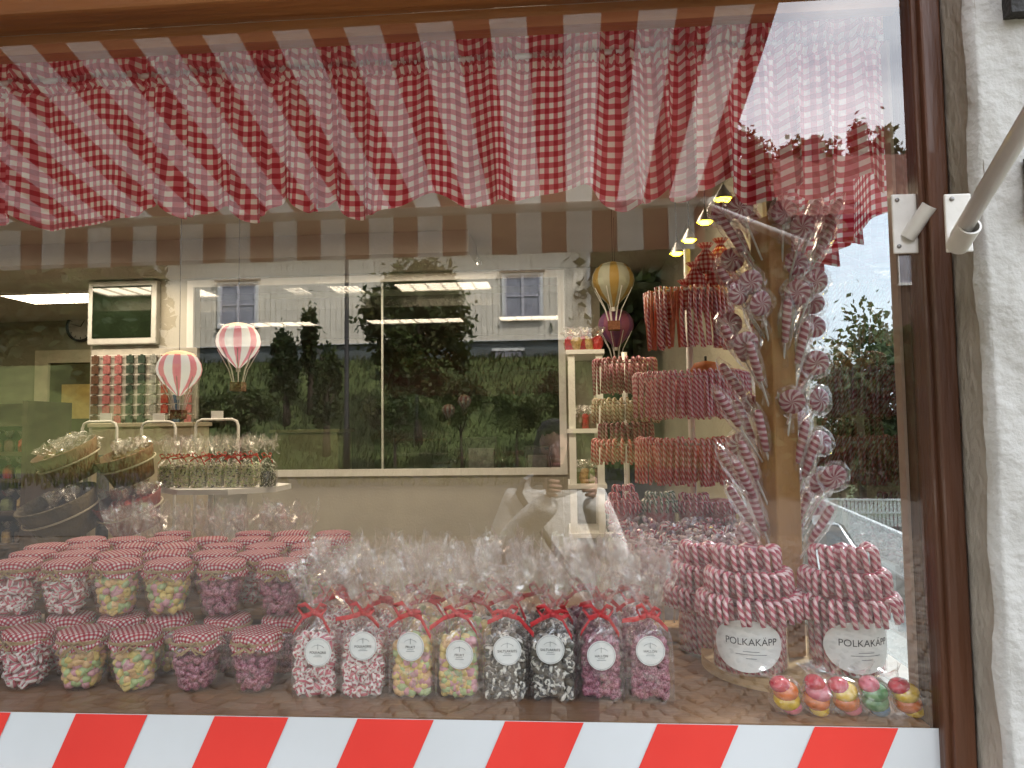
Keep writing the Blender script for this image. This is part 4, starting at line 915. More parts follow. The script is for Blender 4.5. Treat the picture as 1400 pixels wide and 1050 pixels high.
# ---- plywood disc stand with post, two cane jars
STX, STY = W(1068, 800, .33).x, .32
ZD = ZF+.026
st = thing('lollipop_stand', 'pine post on a round plywood base holding swirl lollipops', 'stand', (STX, STY, ZF))
mb = MB()
for k in range(5):
    z0, z1 = .0005+k*.0048, .0005+(k+1)*.0048-.0002; r_ = .172-(.001 if k % 2 else 0); b = len(mb.v); mb.lathe([(.001, z0), (r_, z0), (r_, z1), (.001, z1)], 64)
mb.build('base', PLY, st)
ztp = W(1045, 300, STY).z-ZF
mb = MB(); mb.box((0, 0, (ztp+.025)/2), (.062, .062, ztp-.027), Matrix.Rotation(rad(24), 3, 'Z')); o = mb.build('post', PINE, st); mo = o.modifiers.new('bevel', 'BEVEL'); mo.width = .004; mo.segments = 2
TXT_POLKA = text_mesh('POLKAKÄPP', .0185, INK, .0001)
def wrap(me, r, z0, a0):
    me = me.copy()
    for v_ in me.vertices:
        x, y, e = v_.co; a = a0+x/r; v_.co = Vector(((r+.0006+e)*math.sin(a), -(r+.0006+e)*math.cos(a), z0+y))
    return me
RJ = .073
def cane_jar(loc, label, which, aoff):
    j = thing('cane_jar', label, 'jar', loc); mb = MB(); mb.lathe([(.001, .002), (RJ-.004, .002), (RJ, .006), (RJ, .128), (RJ+.001, .132)], 48); mb.build('glass', JARG, j, True)
    if which != 'rear':
        P = []
        for i in range(25):
            a = -.98+1.96*i/24; hz = .049*math.sqrt(max(0, 1-(a/.985)**2))
            P.append([((RJ+.0008)*math.sin(a+aoff), -(RJ+.0008)*math.cos(a+aoff), .060-hz), ((RJ+.0008)*math.sin(a+aoff), -(RJ+.0008)*math.cos(a+aoff), .060+hz)])
        mb = MB(); mb.grid(P[::-1]); l_ = mb.build('label', PAPER, j, True); ob('lettering', wrap(TXT_POLKA, RJ+.0008, .068, aoff+.10), l_)
        mb = MB()
        for z, w_, x0 in ((.050, .030, .1), (.0445, .058, .1), (.037, .02, .1)):
            P = [[((RJ+.0016)*math.sin(aoff+x0+(i/10-.5)*w_/RJ), -(RJ+.0016)*math.cos(aoff+x0+(i/10-.5)*w_/RJ), z+dz) for dz in (0, .0011)] for i in range(11)]; mb.grid(P[::-1])
        mb.build('small_print', INKG, l_)
    # canes standing inside
    mb = MB(); mb.tube([(0, 0, 0), (0, 0, .12)], .0055, 7); me = mb.mesh('standing_cane', CANE, True)
    for i in range(34):
        a = 2*PI*i/34
        if -math.cos(a) > .55 and False: continue
        ob('standing_cane', me, j, ((RJ-.008)*math.sin(a), -(RJ-.008)*math.cos(a), .006), (U(-.03, .03), U(-.10, .04), a))
    mb = MB(); mb.tube([(0, 0, .006), (0, 0, .128)], .050, 20); mb.build('cane_core', CORE['polka'], j, True)
    mb = MB(); mb.lathe([(.001, .128), (.052, .128), (.054, .156), (.040, .2), (.022, .24), (.001, .248)], 20); mb.build('cane_bundle', CANED, j, True)
    return j
JL, JR_ = W(1026, 905, .235), W(1158, 905, .235)
rz_ = {}
for p, lab, which, ao in ((JL, 'cane jar with oval label on the side of the post away from the side pane', 'left', -.30), (JR_, 'cane jar with oval label beside the side pane', 'right', .05), (W(972, 860, .43), 'unlabelled cane jar half hidden behind the labelled one', 'rear', 0)):
    base = Vector((p.x, p.y, ZD if which != 'rear' else ZF+.001)); cane_jar(base, lab, which, ao)
    for tier, (rr, zz, n) in enumerate(((RJ+.016, .149, 30), (RJ-.004, .196, 26), (RJ-.028, .242, 18))):
        for i in range(n):
            a = 2*PI*i/n+U(-.05, .05)
            if math.cos(a) < -.35: continue        # far side, never seen
            if which == 'rear' and (math.sin(a) > .4): continue
            put_cane(CN, base+Vector((rr*.86*math.sin(a), -rr*.86*math.cos(a), zz-.012+U(-.002, .002))), (U(-.12, .06), U(-.1, .1)-.12, a+U(-.08, .08)),
                     'candy cane hooked on the %s tier of the %s' % (('lowest', 'middle', 'top')[tier], {'left': 'labelled jar farther from the side pane', 'right': 'labelled jar beside the side pane', 'rear': 'unlabelled rear cane jar'}[which]), 'canes on the %s cane jar, tier %d' % (which, tier+1))
# ---- lollipops on the post
SWIRL = stripes('swirl_stripe', [(.70, .50, .54), (.30, .018, .06)], 9, 34, .38, .2)
TWST = stripes('twist_stripe', [(.72, .50, .54), (.33, .016, .055)], 1, 75, .38, .2)
STICK = pm('white_stick', (.78, .76, .72), None, 30, .5)
def polar_disc(r, th):
    mb = MB(); n = 40; prof = [(.0008, th/2), (r*.35, th/2*.98), (r*.7, th/2*.85), (r*.92, th/2*.5), (r, 0)]
    for s_ in (-1, 1):
        P = [[(rr*math.cos(2*PI*j/n), s_*zz, rr*math.sin(2*PI*j/n)) for j in range(n+1)] for rr, zz in prof]; UVs = [[(j/n, rr) for j in range(n+1)] for rr, zz in prof]; mb.grid(P, UVs)
    return mb
SW = polar_disc(.0265, .012).mesh('swirl', SWIRL, True)
mb = MB(); mb.tube([(0, 0, -.045), (0, 0, -.042), (0, 0, 0), (0, 0, .036), (0, 0, .045), (0, 0, .049)], [.004, .007, .0092, .0092, .007, .0025], 12); TWM = mb.mesh('twist', TWST, True)
mb = MB(); mb.tube([(0, 0, 0), (0, 0, .10)], .0022, 6); STK = mb.mesh('stick', STICK, True)
def wrapper(seed, rx, rz):
    rnd = random.Random(seed); P = []
    for i in range(9):
        t_ = i/8; z = -rz*1.25+t_*rz*2.45; q = math.sqrt(max(.02, 1-((z)/(rz*1.22))**2)) if z > -rz*1.15 else .16; row = []
        for j in range(14):
            a = 2*PI*j/14; f = 1+rnd.uniform(-.13, .13); row.append(Vector((rx*1.16*q*math.cos(a)*f, (.0115 if rx > .02 else rx*1.25)*q*math.sin(a)*f, z+rnd.uniform(-.002, .002))))
        row.append(row[0].copy()); P.append(row)
    for k in range(2):   # tail gathered on the stick
        pass
    mb = MB(); mb.grid(P); mb.grid([[Vector(((.004+.007*t2)*math.cos(2*PI*j/10)*(1+rnd.uniform(-.3, .3)), (.004+.006*t2)*math.sin(2*PI*j/10), -rz*1.22-.028*t2)) for j in range(11)] for t2 in (0, .5, 1)])
    return mb.mesh('wrapper', CELLO)
WRS = [wrapper(s, .0265, .0265) for s in range(3)]; WRT = [wrapper(s+9, .013, .048) for s in range(3)]
def lolly(uc, vc, ub, vb, y, kind, label, yaw=0, k=0):
    c = W(uc, vc, y); yb = STY+(y-STY)*.25; b = W(ub, vb, yb); d = (b-c); d.normalize(); ext = .032 if kind == 's' else .05
    t_ = thing('lollipop', label, 'lollipop', c+d*(ext+.085), group='lollipops on the pine post')
    ax = (-d); q = Matrix.Rotation(0, 3, 'Z'); zax = ax; yax = Vector((math.sin(yaw), math.cos(yaw), 0)); yax = (yax-zax*yax.dot(zax)).normalized(); xax = yax.cross(zax)
    t_.rotation_euler = Matrix((xax, yax, zax)).transposed().to_euler(); L_ = ext+.085
    ob('swirl' if kind == 's' else 'twist', SW if kind == 's' else TWM, t_, (0, 0, L_), (0, U(0, 6), 0) if kind == 's' else (0, 0, U(0, 6)))
    ob('stick', STK, t_, (0, 0, L_-.024-.10 if kind == 's' else L_-.045-.10+.004)); ob('wrapper', (WRS if kind == 's' else WRT)[k % 3], t_, (0, 0, L_)).scale = (1.12, 1.3, 1.12)
Rr = [(1115, 385, 1082, 470, 's'), (1112, 446, 1080, 530, 's'), (1079, 496, 1072, 570, 's'), (1116, 496, 1080, 570, 's'), (1083, 549, 1074, 620, 's'), (1120, 547, 1085, 620, 's'), (1122, 604, 1088, 680, 's'), (1123, 660, 1088, 730, 's'), (1140, 652, 1095, 730, 's'), (1088, 660, 1076, 730, 's'), (1100, 664, 1080, 735, 's'), (1096, 605, 1078, 690, 't'), (1122, 718, 1090, 770, 't'), (1098, 700, 1078, 770, 't'),
      (1098, 432, 1080, 510, 't'), (1088, 360, 1075, 440, 's'), (1097, 310, 1075, 400, 's'), (1110, 300, 1080, 400, 't'), (1080, 335, 1070, 420, 't'), (1127, 330, 1085, 420, 't'), (1072, 290, 1068, 390, 's'), (1110, 415, 1082, 490, 's'), (1120, 290, 1085, 380, 's'), (1135, 300, 1088, 390, 't'), (1090, 400, 1078, 480, 's'), (1098, 520, 1080, 590, 't'), (1094, 575, 1078, 650, 's'), (1108, 625, 1084, 700, 't'), (1075, 440, 1070, 520, 't'), (1086, 720, 1074, 770, 's'), (1112, 690, 1086, 750, 's'), (1096, 470, 1080, 540, 't')]
Lf = [(1026, 386, 1052, 460, 's'), (998, 443, 1048, 520, 's'), (1012, 607, 1050, 690, 's'), (988, 292, 1045, 380, 's'), (1012, 283, 1052, 380, 's'), (1018, 340, 1054, 430, 't'), (1030, 440, 1054, 520, 't'), (1004, 470, 1050, 545, 't'), (1032, 495, 1056, 570, 't'), (1003, 522, 1050, 590, 't'), (1032, 555, 1056, 625, 's'), (1042, 590, 1058, 660, 't'), (1018, 655, 1052, 720, 't'), (1037, 655, 1056, 715, 't'), (1012, 690, 1050, 750, 't'), (1036, 700, 1056, 755, 't'), (1010, 400, 1050, 470, 's'), (1036, 320, 1056, 400, 't'), (1000, 640, 1050, 720, 't'), (1030, 745, 1055, 790, 't'), (1040, 415, 1056, 490, 's'), (1001, 355, 1050, 440, 's'), (1024, 300, 1054, 390, 's'), (1000, 320, 1050, 400, 't'), (1020, 470, 1054, 540, 's'), (1018, 575, 1052, 650, 't'), (1040, 530, 1058, 600, 't'), (1024, 630, 1054, 700, 't'), (996, 560, 1048, 640, 't'), (1044, 660, 1060, 720, 's'), (1022, 730, 1054, 780, 's'), (998, 390, 1048, 470, 't')]
for i, (a, b, c, d, kd) in enumerate(Rr): lolly(a, b, c, d, STY+(-.05, .03, .07, -.02)[i % 4], kd, 'wrapped %s lollipop on the post side facing the side pane' % ('flat swirl' if kd == 's' else 'twisted stick'), U(-.5, .5), i)
for i, (a, b, c, d, kd) in enumerate(Lf): lolly(a, b, c, d, STY+(-.06, .02, .05, -.03)[i % 4], kd, 'wrapped %s lollipop on the post side towards the cane rack' % ('flat swirl' if kd == 's' else 'twisted stick'), U(-.5, .5), i)
# ---- rainbow candies by the sill
RCOL = {n: pm('rainbow_'+n, c, tuple(x*.7 for x in c), 60, .25, coat=.4) for n, c in (('red', (.62, .02, .05)), ('orange', (.75, .17, .02)), ('yellow', (.78, .50, .02)), ('green', (.13, .32, .12)), ('blue', (.06, .17, .28)), ('pink', (.72, .16, .22)))}
seqs = [('red', 'orange', 'yellow', 'pink'), ('red', 'pink', 'orange', 'yellow'), ('red', 'yellow', 'orange', 'pink'), ('pink', 'green', 'green', 'blue'), ('red', 'yellow', 'orange', 'yellow')]
for k, (u, cs) in enumerate(zip((1076, 1118, 1157, 1197, 1240), seqs)):
    p = W(u, 962, .062); t_ = thing('rainbow_candy', '%s rainbow candy in clear wrapper on the board before the cane jars' % ('mostly red and orange', 'crimson and orange', 'yellow topped red', 'green and blue', 'orange and yellow')[k], 'wrapped candy', (p.x, .062 if k < 4 else .058, ZF+.001), (0, 0, U(-.2, .2)), 'wrapped rainbow candies by the sill'); t_.scale = (1.18, 1.1, 1.12)
    if p.x > .59: t_.location.x = .585; 
    tl = Matrix.Rotation(rad((-28, -8, -30, -22, -30)[k]), 3, 'Y')
    for i, c in enumerate(cs):
        z = .046-.013*i; mb = MB(); r_ = (.0135, .017, .0175, .0135)[i]
        prof = [(.001, r_), (r_*.5, r_*.86), (r_*.87, r_*.5), (r_, 0), (r_*.87, -r_*.5), (r_*.5, -r_*.86), (.001, -r_)]
        mb.lathe([(q*1.15, w_*.72) for q, w_ in prof], 16, tl @ Vector((.003*math.sin(i*2), 0, z-.024))+Vector((0, 0, .026)), tl @ Euler((.5, .4, 0)).to_matrix()); mb.build('candy_coil', RCOL[c], t_, True)
    mb = MB(); rnd = random.Random(k); P = []
    for i in range(9):
        t2 = i/8; z = .001+t2*.078; q = (.8, 1.05, 1.1, 1.1, 1.0, .75, .3, .5, .9)[i]; row = []
        for j in range(16):
            a = 2*PI*j/16; f = 1+rnd.uniform(-.16, .16); v_ = tl @ Vector((.0235*q*math.cos(a)*f, .019*q*math.sin(a)*f, z-.026)); row.append(v_+Vector((0, 0, .026)))
            if row[-1].z < .0005: row[-1].z = .0005
        row.append(row[0].copy()); P.append(row)
    mb.grid(P); mb.build('wrapper', CELLO, t_)
# ---- flag pole holders on the frame and wall
def holder(label, c, w, h, tubes, name='flag_holder', rx=0, lean=(.35, -.35, .87), tl=.075, tr=.0155, z0=-.014):
    t_ = thing(name, label, 'holder', c); mb = MB(); mb.box((0, 0, 0), (w, .005, h)); o = mb.build('plate', METALW, t_); mo = o.modifiers.new('bevel', 'BEVEL'); mo.width = .002; mo.segments = 2
    d = Vector(lean).normalized(); s_ = Vector((-.003, -.0, z0)); mb = MB(); mb.tube([s_, s_+d*tl], tr, 20, cap=False); mb.tube([s_+d*tl, s_+d*(tl+.0001)], [tr, tr-.003], 20, cap=False); mb.tube([s_+d*tl, s_], tr-.003, 20, cap=False); mb.build('socket', METALW, t_, True)
    for sx, sz in tubes: 
        mb = MB(); mb.lathe([(.0038, 0), (.0036, .0016), (.001, .002)], 10, (sx*w/2, -.0025, sz*h/2), Matrix.Rotation(PI/2, 3, 'X')); mb.build('screw', STEEL, t_, True)
    return t_, d, s_
c1 = W(1244, 305, -.012); hw = 43*1.29/1000
holder('white steel flag holder with empty slanted socket screwed over the pane edge', (c1.x, -.0075, c1.z), hw, .104, ((-.68, .8), (.62, .8), (-.68, -.76), (.62, -.76)), lean=(.42, -.48, .78), tl=.06, tr=.0125, z0=-.024)
c2 = W(1310, 305, -.128); dA = (ARM1-ARM0).normalized()
holder('narrow white holder beside the plaster carrying the awning support arm', (c2.x, -.128, c2.z), .040, .092, ((-.45, .82), (.1, -.82)), lean=dA, tl=.05, tr=.0165, z0=W(1311, 322, -.145).z-c2.z-.012)
pm_ = W(1382, 8, -.12); wl = thing('wall_lamp', 'black iron wall lamp fixed on the plaster', 'lamp', (pm_.x+.02, -.115, pm_.z)); mb = MB(); mb.box((0, 0, .05), (.05, .03, .13)); mb.build('back_plate', DARKM, wl); mb = MB(); mb.tube([(0, -.02, .02), (0, -.06, .05), (0, -.07, .12)], .011, 10); mb.build('arm', DARKM, wl, True)
pm_ = W(1403, 255, -.12); hk = thing('iron_bracket', 'black iron bracket knuckle on the plaster beside the pale pole', 'bracket', (pm_.x+.012, -.118, pm_.z)); mb = MB(); mb.tube([(0, 0, -.045), (0, 0, .045)], .012, 12); mb.build('knuckle', DARKM, hk, True); mb = MB(); mb.box((.03, .004, 0), (.06, .008, .05)); mb.build('strap', DARKM, hk)

# ================================================================== INSIDE THE SHOP
# ---- ceiling lights
LAMP = emis('light_panel', (1, .82, .60), 4.5)
def clight(x0, x1, y0, y1, label):
    t_ = thing('ceiling_light', label, 'ceiling light', ((x0+x1)/2, (y0+y1)/2, ZC-.001), group='fluorescent ceiling panels'); a, b = (x1-x0)/2, (y1-y0)/2
    mb = MB(); mb.v += [Vector(p) for p in ((-a, -b, -.012), (-a, b, -.012), (a, b, -.012), (a, -b, -.012))]; mb.face((0, 1, 2, 3)); mb.build('diffuser', LAMP, t_)
    mb = MB()
    for p, q in (((-a-.02, -b-.02, -.02), (a+.02, -b, 0)), ((-a-.02, b, -.02), (a+.02, b+.02, 0)), ((-a-.02, -b, -.02), (-a, b, 0)), ((a, -b, -.02), (a+.02, b, 0))): mb.box2(p, q)
    mb.build('frame', METALW, t_); mb = MB()
    for i in range(1, 6): mb.box((-a+2*a*i/6, 0, -.018), (.006, 2*b-.002, .011))
    mb.build('louvre', METALW, t_)
for k, (u0, u1, v, dp) in enumerate(((-60, 140, 338, .32), (268, 300, 329, .3), (352, 405, 329, .3), (466, 636, 323, .32))):
    p0 = WZ(u0, v+5, ZC-.012); p1 = WZ(u1, v+5, ZC-.012); yc = p0.y
    if yc-.05 < 3.32: yc = 3.40
    clight(p0.x, p1.x, yc, yc+dp, ('long bright louvred ceiling panel at the far left', 'small bright ceiling panel left of the hanging wire', 'small bright ceiling panel beside the hanging wire', 'long bright louvred ceiling panel in front of the interior window')[k])
p0, p1 = WZ(25, 409, ZC-.012), WZ(150, 409, ZC-.012); clight(p0.x, p1.x+.4, p0.y-.2, p0.y+.2, 'louvred ceiling panel in the back room near the clock')
for x in (-3.2, -1.6, -.2): clight(x-.5, x+.5, 1.6, 1.9, 'louvred ceiling panel above the shop aisle hidden by the valance')  # extra panels out of view, added to brighten the interior
# ---- back room: clock, door, shelves
pc = W(112, 447, 5.78); ck = thing('wall_clock', 'round wall clock with dark rim on the back wall', 'clock', (pc.x, 5.785, pc.z))
CLF = pm('clock_face', (.66, .66, .6), None, 20, .5); rc = .155; RX = Matrix.Rotation(PI/2, 3, 'X')
mb = MB(); mb.lathe([(.001, .02), (rc-.02, .02)], 36, (0, 0, 0), RX); mb.build('face', CLF, ck); mb = MB(); mb.lathe([(rc-.022, .01), (rc-.022, .035), (rc, .035), (rc, 0)], 36, (0, 0, 0), RX); mb.build('rim', DARKM, ck, True)
mb = MB(); mb.bar((0, -.024, 0), (.04, -.024, .065), .012, .004); mb.build('hour_hand', DARKM, ck); mb = MB(); mb.bar((0, -.028, 0), (-.10, -.028, .03), .008, .004); mb.build('minute_hand', DARKM, ck)
for i in range(12): a = i*PI/6; mb = MB(); mb.bar((.105*math.sin(a), -.023, .105*math.cos(a)), (.127*math.sin(a), -.023, .127*math.cos(a)), .008, .003); mb.build('hour_mark', DARKM, ck)
DOORP = pm('cream_door_trim', (.62, .58, .40), None, 6, .5); d0, d1 = W(52, 480, 5.78), W(135, 480, 5.78)
dr = thing('door', 'doorway with cream frame and dark opening in the back wall', 'door', ((d0.x+d1.x)/2, 5.79, .08))
for a, b in (((d0.x, 5.74, .081), (d0.x+.14, 5.799, d0.z)), ((d1.x, 5.74, .081), (d1.x+.14, 5.799, d0.z)), ((d0.x+.141, 5.741, d0.z-.13), (d1.x-.001, 5.799, d0.z))): pb('frame', a, b, DOORP, dr)
pb('leaf', (d0.x+.141, 5.775, .081), (d1.x-.001, 5.795, d0.z-.131), pm('dark_door', (.09, .085, .035), None, 5, .5), dr); pb('notice', (d1.x-.38, 5.768, d0.z-.7), (d1.x-.05, 5.774, d0.z-.35), pm('amber_notice', (.5, .38, .12), None, 14, .5), dr)
# TV on the partition
t0, t1 = W(122, 375, YP-.05), W(214, 470, YP-.05); tv = thing('wall_screen', 'dark screen in pale frame high on the partition wall', 'screen', ((t0.x+t1.x)/2, YP-.05, t1.z))
pb('housing', (t0.x, YP-.06, t1.z), (t1.x, YP-.002, t0.z-.06), pm('pale_housing', (.58, .58, .55), None, 8, .4), tv, .008); pb('display', (t0.x+.04, YP-.0635, t1.z+.05), (t1.x-.04, YP-.0605, t0.z-.10), pm('screen_glass', (.012, .02, .010), None, 8, .06, spec=.8), tv)
# board with packets
b0, b1 = W(125, 478, YP-.03), W(268, 572, YP-.03); bd = thing('packet_board', 'pale wall board with wire rails for hanging packets', 'board', ((b0.x+b1.x)/2, YP-.02, b1.z))
pb('backing', (b0.x, YP-.03, b1.z), (b1.x, YP-.003, b0.z), pm('board_paint', (.55, .52, .46), None, 10, .6), bd)
PK = [pm('packet_'+n, c, tuple(x*.5 for x in c), 60, .5) for n, c in (('pink', (.5, .18, .18)), ('dark_green', (.05, .08, .06)), ('red', (.35, .04, .03)), ('silver', (.35, .36, .33)), ('blue', (.06, .10, .18)), ('brown', (.16, .08, .05)))]
nr = 7
for r_ in range(nr):
    z = b0.z-.05-(b0.z-b1.z-.08)*r_/(nr-1); mb = MB(); mb.tube([Vector((b0.x+.01, YP-.045, z))-bd.location, Vector((b1.x-.01, YP-.045, z))-bd.location], .004, 6); mb.build('rail', METALW, bd)
    for k in range(9):
        x = b0.x+.05+(b1.x-b0.x-.1)*k/8; mt = PK[(5, 0, 0, 1, 1, 3, 2, 4, 0)[k]] if r_ < 6 or k != 6 else PK[3]
        mb = MB(); mb.box((0, 0, -.034), (.052, .014, .060)); mb.box((0, 0, -.002), (.02, .004, .012)); tag(mb.build('packet', mt, None, False, (x, YP-.055, z)), 'small %s packet hanging on the %s rail of the wall board' % (mt.name[7:].replace('_', ' '), ('top', 'second', 'third', 'fourth', 'fifth', 'sixth', 'lowest')[r_]), 'packet', 'packets on the wall board')
# cream counter under the board
k0, k1 = W(126, 600, YP-.3), W(262, 600, YP-.3); ct = thing('counter', 'cream counter standing below the packet board', 'counter', ((k0.x+k1.x)/2, YP-.2, .08)); CRM = pm('cream_laminate', (.60, .52, .38), None, 5, .5)
zc_ = W(190, 578, YP-.3).z; pb('body', (k0.x, YP-.3, .081), (k1.x, YP-.05, zc_-.03), CRM, ct); pb('top', (k0.x-.02, YP-.33, zc_-.0295), (k1.x+.02, YP-.04, zc_), CRM, ct, .004)
# left shelf with bags
sl_ = thing('wall_shelf', 'dark wooden shelf unit stacked with wrapped candies', 'shelf', (W(15, 650, 2.6).x, 2.6, .08)); DKW = pm('dark_shelf_wood', (.07, .045, .03), None, 8, .6, stretch=(.2, 1, 1))
xs0, xs1 = W(-120, 650, 2.7).x, W(46, 650, 2.7).x
for vz in (578, 618, 655, 700, 745): z = W(20, vz, 2.6).z; pb('board', (xs0, 2.6, z-.02), (xs1, 2.95, z), DKW, sl_)
pb('side', (xs1+.001, 2.6, .081), (xs1+.03, 2.95, W(20, 548, 2.6).z), DKW, sl_); pb('back', (xs0, 2.951, .081), (xs1+.03, 2.97, W(20, 548, 2.6).z), DKW, sl_)
WRAPM = [cello('wrap_dense', base=.35, milk=(.75, .7, .62)), pm('gold_wrap', (.50, .36, .16), (.3, .2, .08), 90, .3), pm('dark_wrap', (.14, .09, .06), None, 90, .35), pm('red_wrap', (.42, .04, .04), (.25, .02, .02), 90, .35), pm('green_wrap', (.20, .24, .10), None, 90, .4)]
def minibag(seed, h=.12, w=.07):
    rnd = random.Random(seed); mb = MB(); P = []
    for i, (z, q) in enumerate(((0, .9), (.25, 1.05), (.5, .95), (.64, .4), (.68, .3), (.8, .75), (1, 1.15))):
        row = [Vector((w/2*q*math.cos(2*PI*j/10)*(1+rnd.uniform(-.2, .2)), w/2*.7*q*math.sin(2*PI*j/10)*(1+rnd.uniform(-.2, .2)), z*h+rnd.uniform(-.008, .008)*(i > 3))) for j in range(10)]; row.append(row[0].copy()); P.append(row)
    mb.grid(P)
    for i in range(len(mb.mi)): mb.mi[i] = 1 if i < 30 else 0
    return mb
MBG = [[minibag(s).mesh('small_bag', [WRAPM[0], WRAPM[c]]) for s in range(2)] for c in (1, 2, 3, 4)]
for vz in (618, 655, 700, 745):
    z = W(20, vz, 2.6).z
    for k in range(7):
        x = xs1-.05-k*.085; tag(ob('small_bag', MBG[(k*3+vz) % 4][k % 2], None, (x, 2.68, z+.0005), (0, 0, U(0, 6))), 'small wrapped candy bag on the dark shelf unit', 'candy bag', 'bags on the dark shelf unit')
# ---- baskets with bags
BASK = pm('basket_wood', (.20, .085, .035), (.12, .05, .02), 14, .6, .5, 60, stretch=(1, 1, .3)); BASK2 = pm('basket_green_wood', (.12, .085, .03), (.07, .05, .018), 14, .6, .5, 60); ROPE = pm('rope', (.55, .48, .36), None, 200, .9)
def basket(u, v, y, r, h, tilt, label, mat, ci, n=14):
    c = W(u, v, y); t_ = thing('basket', label, 'basket', (c.x, c.y, c.z-h*.7), tilt, 'wooden candy baskets'); R = Euler(tilt).to_matrix()
    mb = MB(); mb.lathe([(.001, .004), (r*.70, 0), (r*.8, h*.4), (r, h), (r*.96, h+.004), (r*.76, h*.4), (r*.6, .02), (.001, .02)], 28); mb.build('bowl', mat, t_, True)
    mb = MB(); mb.tube([((r*.89+.006)*math.cos(a), (r*.89+.006)*math.sin(a), h*.62) for a in [i*2*PI/30 for i in range(30)]], .004, 6, closed=True); mb.build('rope_band', ROPE, t_, True)
    for k in range(n):
        a = k*2.4; q = r*.46*math.sqrt((k+.5)/n); p = R @ Vector((q*math.cos(a), q*math.sin(a), h*.42))+t_.location
        tag(ob('small_bag', MBG[ci][k % 2], None, p, (tilt[0]+U(-.3, .3), tilt[1]+U(-.3, .3), U(0, 6))), 'small cellophane bag standing in the %s' % label.replace('wooden basket', 'basket'), 'candy bag', 'bags in baskets: '+label)
basket(108, 622, 1.55, .125, .13, (rad(20), rad(-16), 0), 'tilted brown wooden basket of pale wrapped sweets', BASK, 0, 20)
basket(184, 628, 1.62, .115, .12, (rad(18), rad(-12), 0), 'tilted brown wooden basket next to the white display table', BASK, 0, 16)
basket(98, 692, 1.50, .15, .15, (rad(20), rad(-12), 0), 'large olive wooden basket under the brown one', BASK2, 1, 16)
basket(188, 690, 1.58, .13, .13, (rad(18), rad(-10), 0), 'reddish wooden basket under the white display table', pm('basket_red_wood', (.22, .05, .035), None, 14, .6, .4), 2, 14)
bs = thing('basket_stand', 'dark post stand carrying the tilted wooden baskets', 'stand', (W(140, 690, 1.75).x, 1.75, .08))
mb = MB(); mb.tube([(0, 0, 0), (0, 0, 1.38)], .025, 12); mb.build('post', DARKM, bs, True); mb = MB(); mb.lathe([(.001, .03), (.22, .02), (.23, 0)], 24); mb.build('foot', DARKM, bs, True)
# ---- white display table with green bags
q = W(285, 668, 1.7); tb = thing('display_table', 'white faceted display table on a square column', 'table', (q.x, 1.86, .08)); zt2 = q.z-.08
mb = MB(); n = 8; rt_ = .285
for z in (zt2-.022, zt2):
    for j in range(n): a = 2*PI*(j+.5)/n; mb.v.append(Vector((rt_*math.cos(a), rt_*.8*math.sin(a), z)))
mb.face([j for j in reversed(range(n))]); mb.face([n+j for j in range(n)])
for j in range(n): mb.face((j, (j+1) % n, n+(j+1) % n, n+j))
mb.build('table_top', WHITEP, tb)
mb = MB(); mb.box((.02, 0, (zt2-.024)/2), (.13, .13, zt2-.026), Matrix.Rotation(.5, 3, 'Z')); mb.build('column', WHITEP, tb)
GB = [bag_fill('green'), bag_fill('green')]; BF['green'] = GB; BF['black2'] = BF['black']
for k in range(7):
    u = 228+k*22.5; p = W(u, 668, 1.74); kd = 'green' if k < 6 else 'black'
    b = thing('candy_bag', ('red ribboned bag of small green and cream candies on the white display table' if k < 6 else 'red ribboned bag of dark candies at the end of the white display table'), 'candy bag', (p.x, 1.74+(0 if k < 6 else .03), q.z+.0005), (0, 0, U(-.1, .1)), 'bags on the white display table'); b.scale = (.80, .8, .83)
    stuff(ob('candy_filling', BF[kd][k % 2], b)); ob('cellophane', BAGS[k % 6], b); ob('ribbon', RIBS[k % 6], b)
for k in range(6):
    u = 238+k*22; p = W(u, 664, 1.92); b = thing('candy_bag', 'red ribboned candy bag in the second row on the white display table', 'candy bag', (p.x, 1.93, q.z+.0005), (0, 0, U(-.2, .2)), 'second row on the white display table'); b.scale = (.8, .8, .84)
    stuff(ob('candy_filling', BF['green'][k % 2], b)); ob('cellophane', BAGS[(k+2) % 6], b); ob('ribbon', RIBS[(k+3) % 6], b)
# hoop sign holders
for k, (u0, u1, v0, v1, lab) in enumerate(((113, 160, 577, 612, 'white tube hoop sign holder behind the brown basket'), (194, 240, 577, 612, 'white tube hoop sign holder behind the second basket'), (268, 326, 574, 604, 'white tube hoop sign holder behind the bags on the white table'))):
    yy = 2.05; a, b = W(u0, v0, yy), W(u1, v0, yy); zb2 = .08; t_ = thing('sign_hoop', lab, 'sign holder', ((a.x+b.x)/2, yy, .08), group='hoop sign holders'); hw = (b.x-a.x)/2; ht = a.z-.08; cr = .03
    mb = MB(); mb.tube([(-hw, 0, 0), (-hw, 0, ht-cr), (-hw+cr*.3, 0, ht-cr*.3), (-hw+cr, 0, ht), (hw-cr, 0, ht), (hw-cr*.3, 0, ht-cr*.3), (hw, 0, ht-cr), (hw, 0, 0)], .007, 8); mb.build('hoop', METALW, t_, True)
    mb = MB(); mb.box((0 if k else .03, 0, ht+.023), (.058, .004, .036)); mb.build('price_card', PAPER, t_); mb = MB(); mb.box((0, .0, .008), (2*hw+.1, .2, .014)); mb.build('foot', METALW, t_)
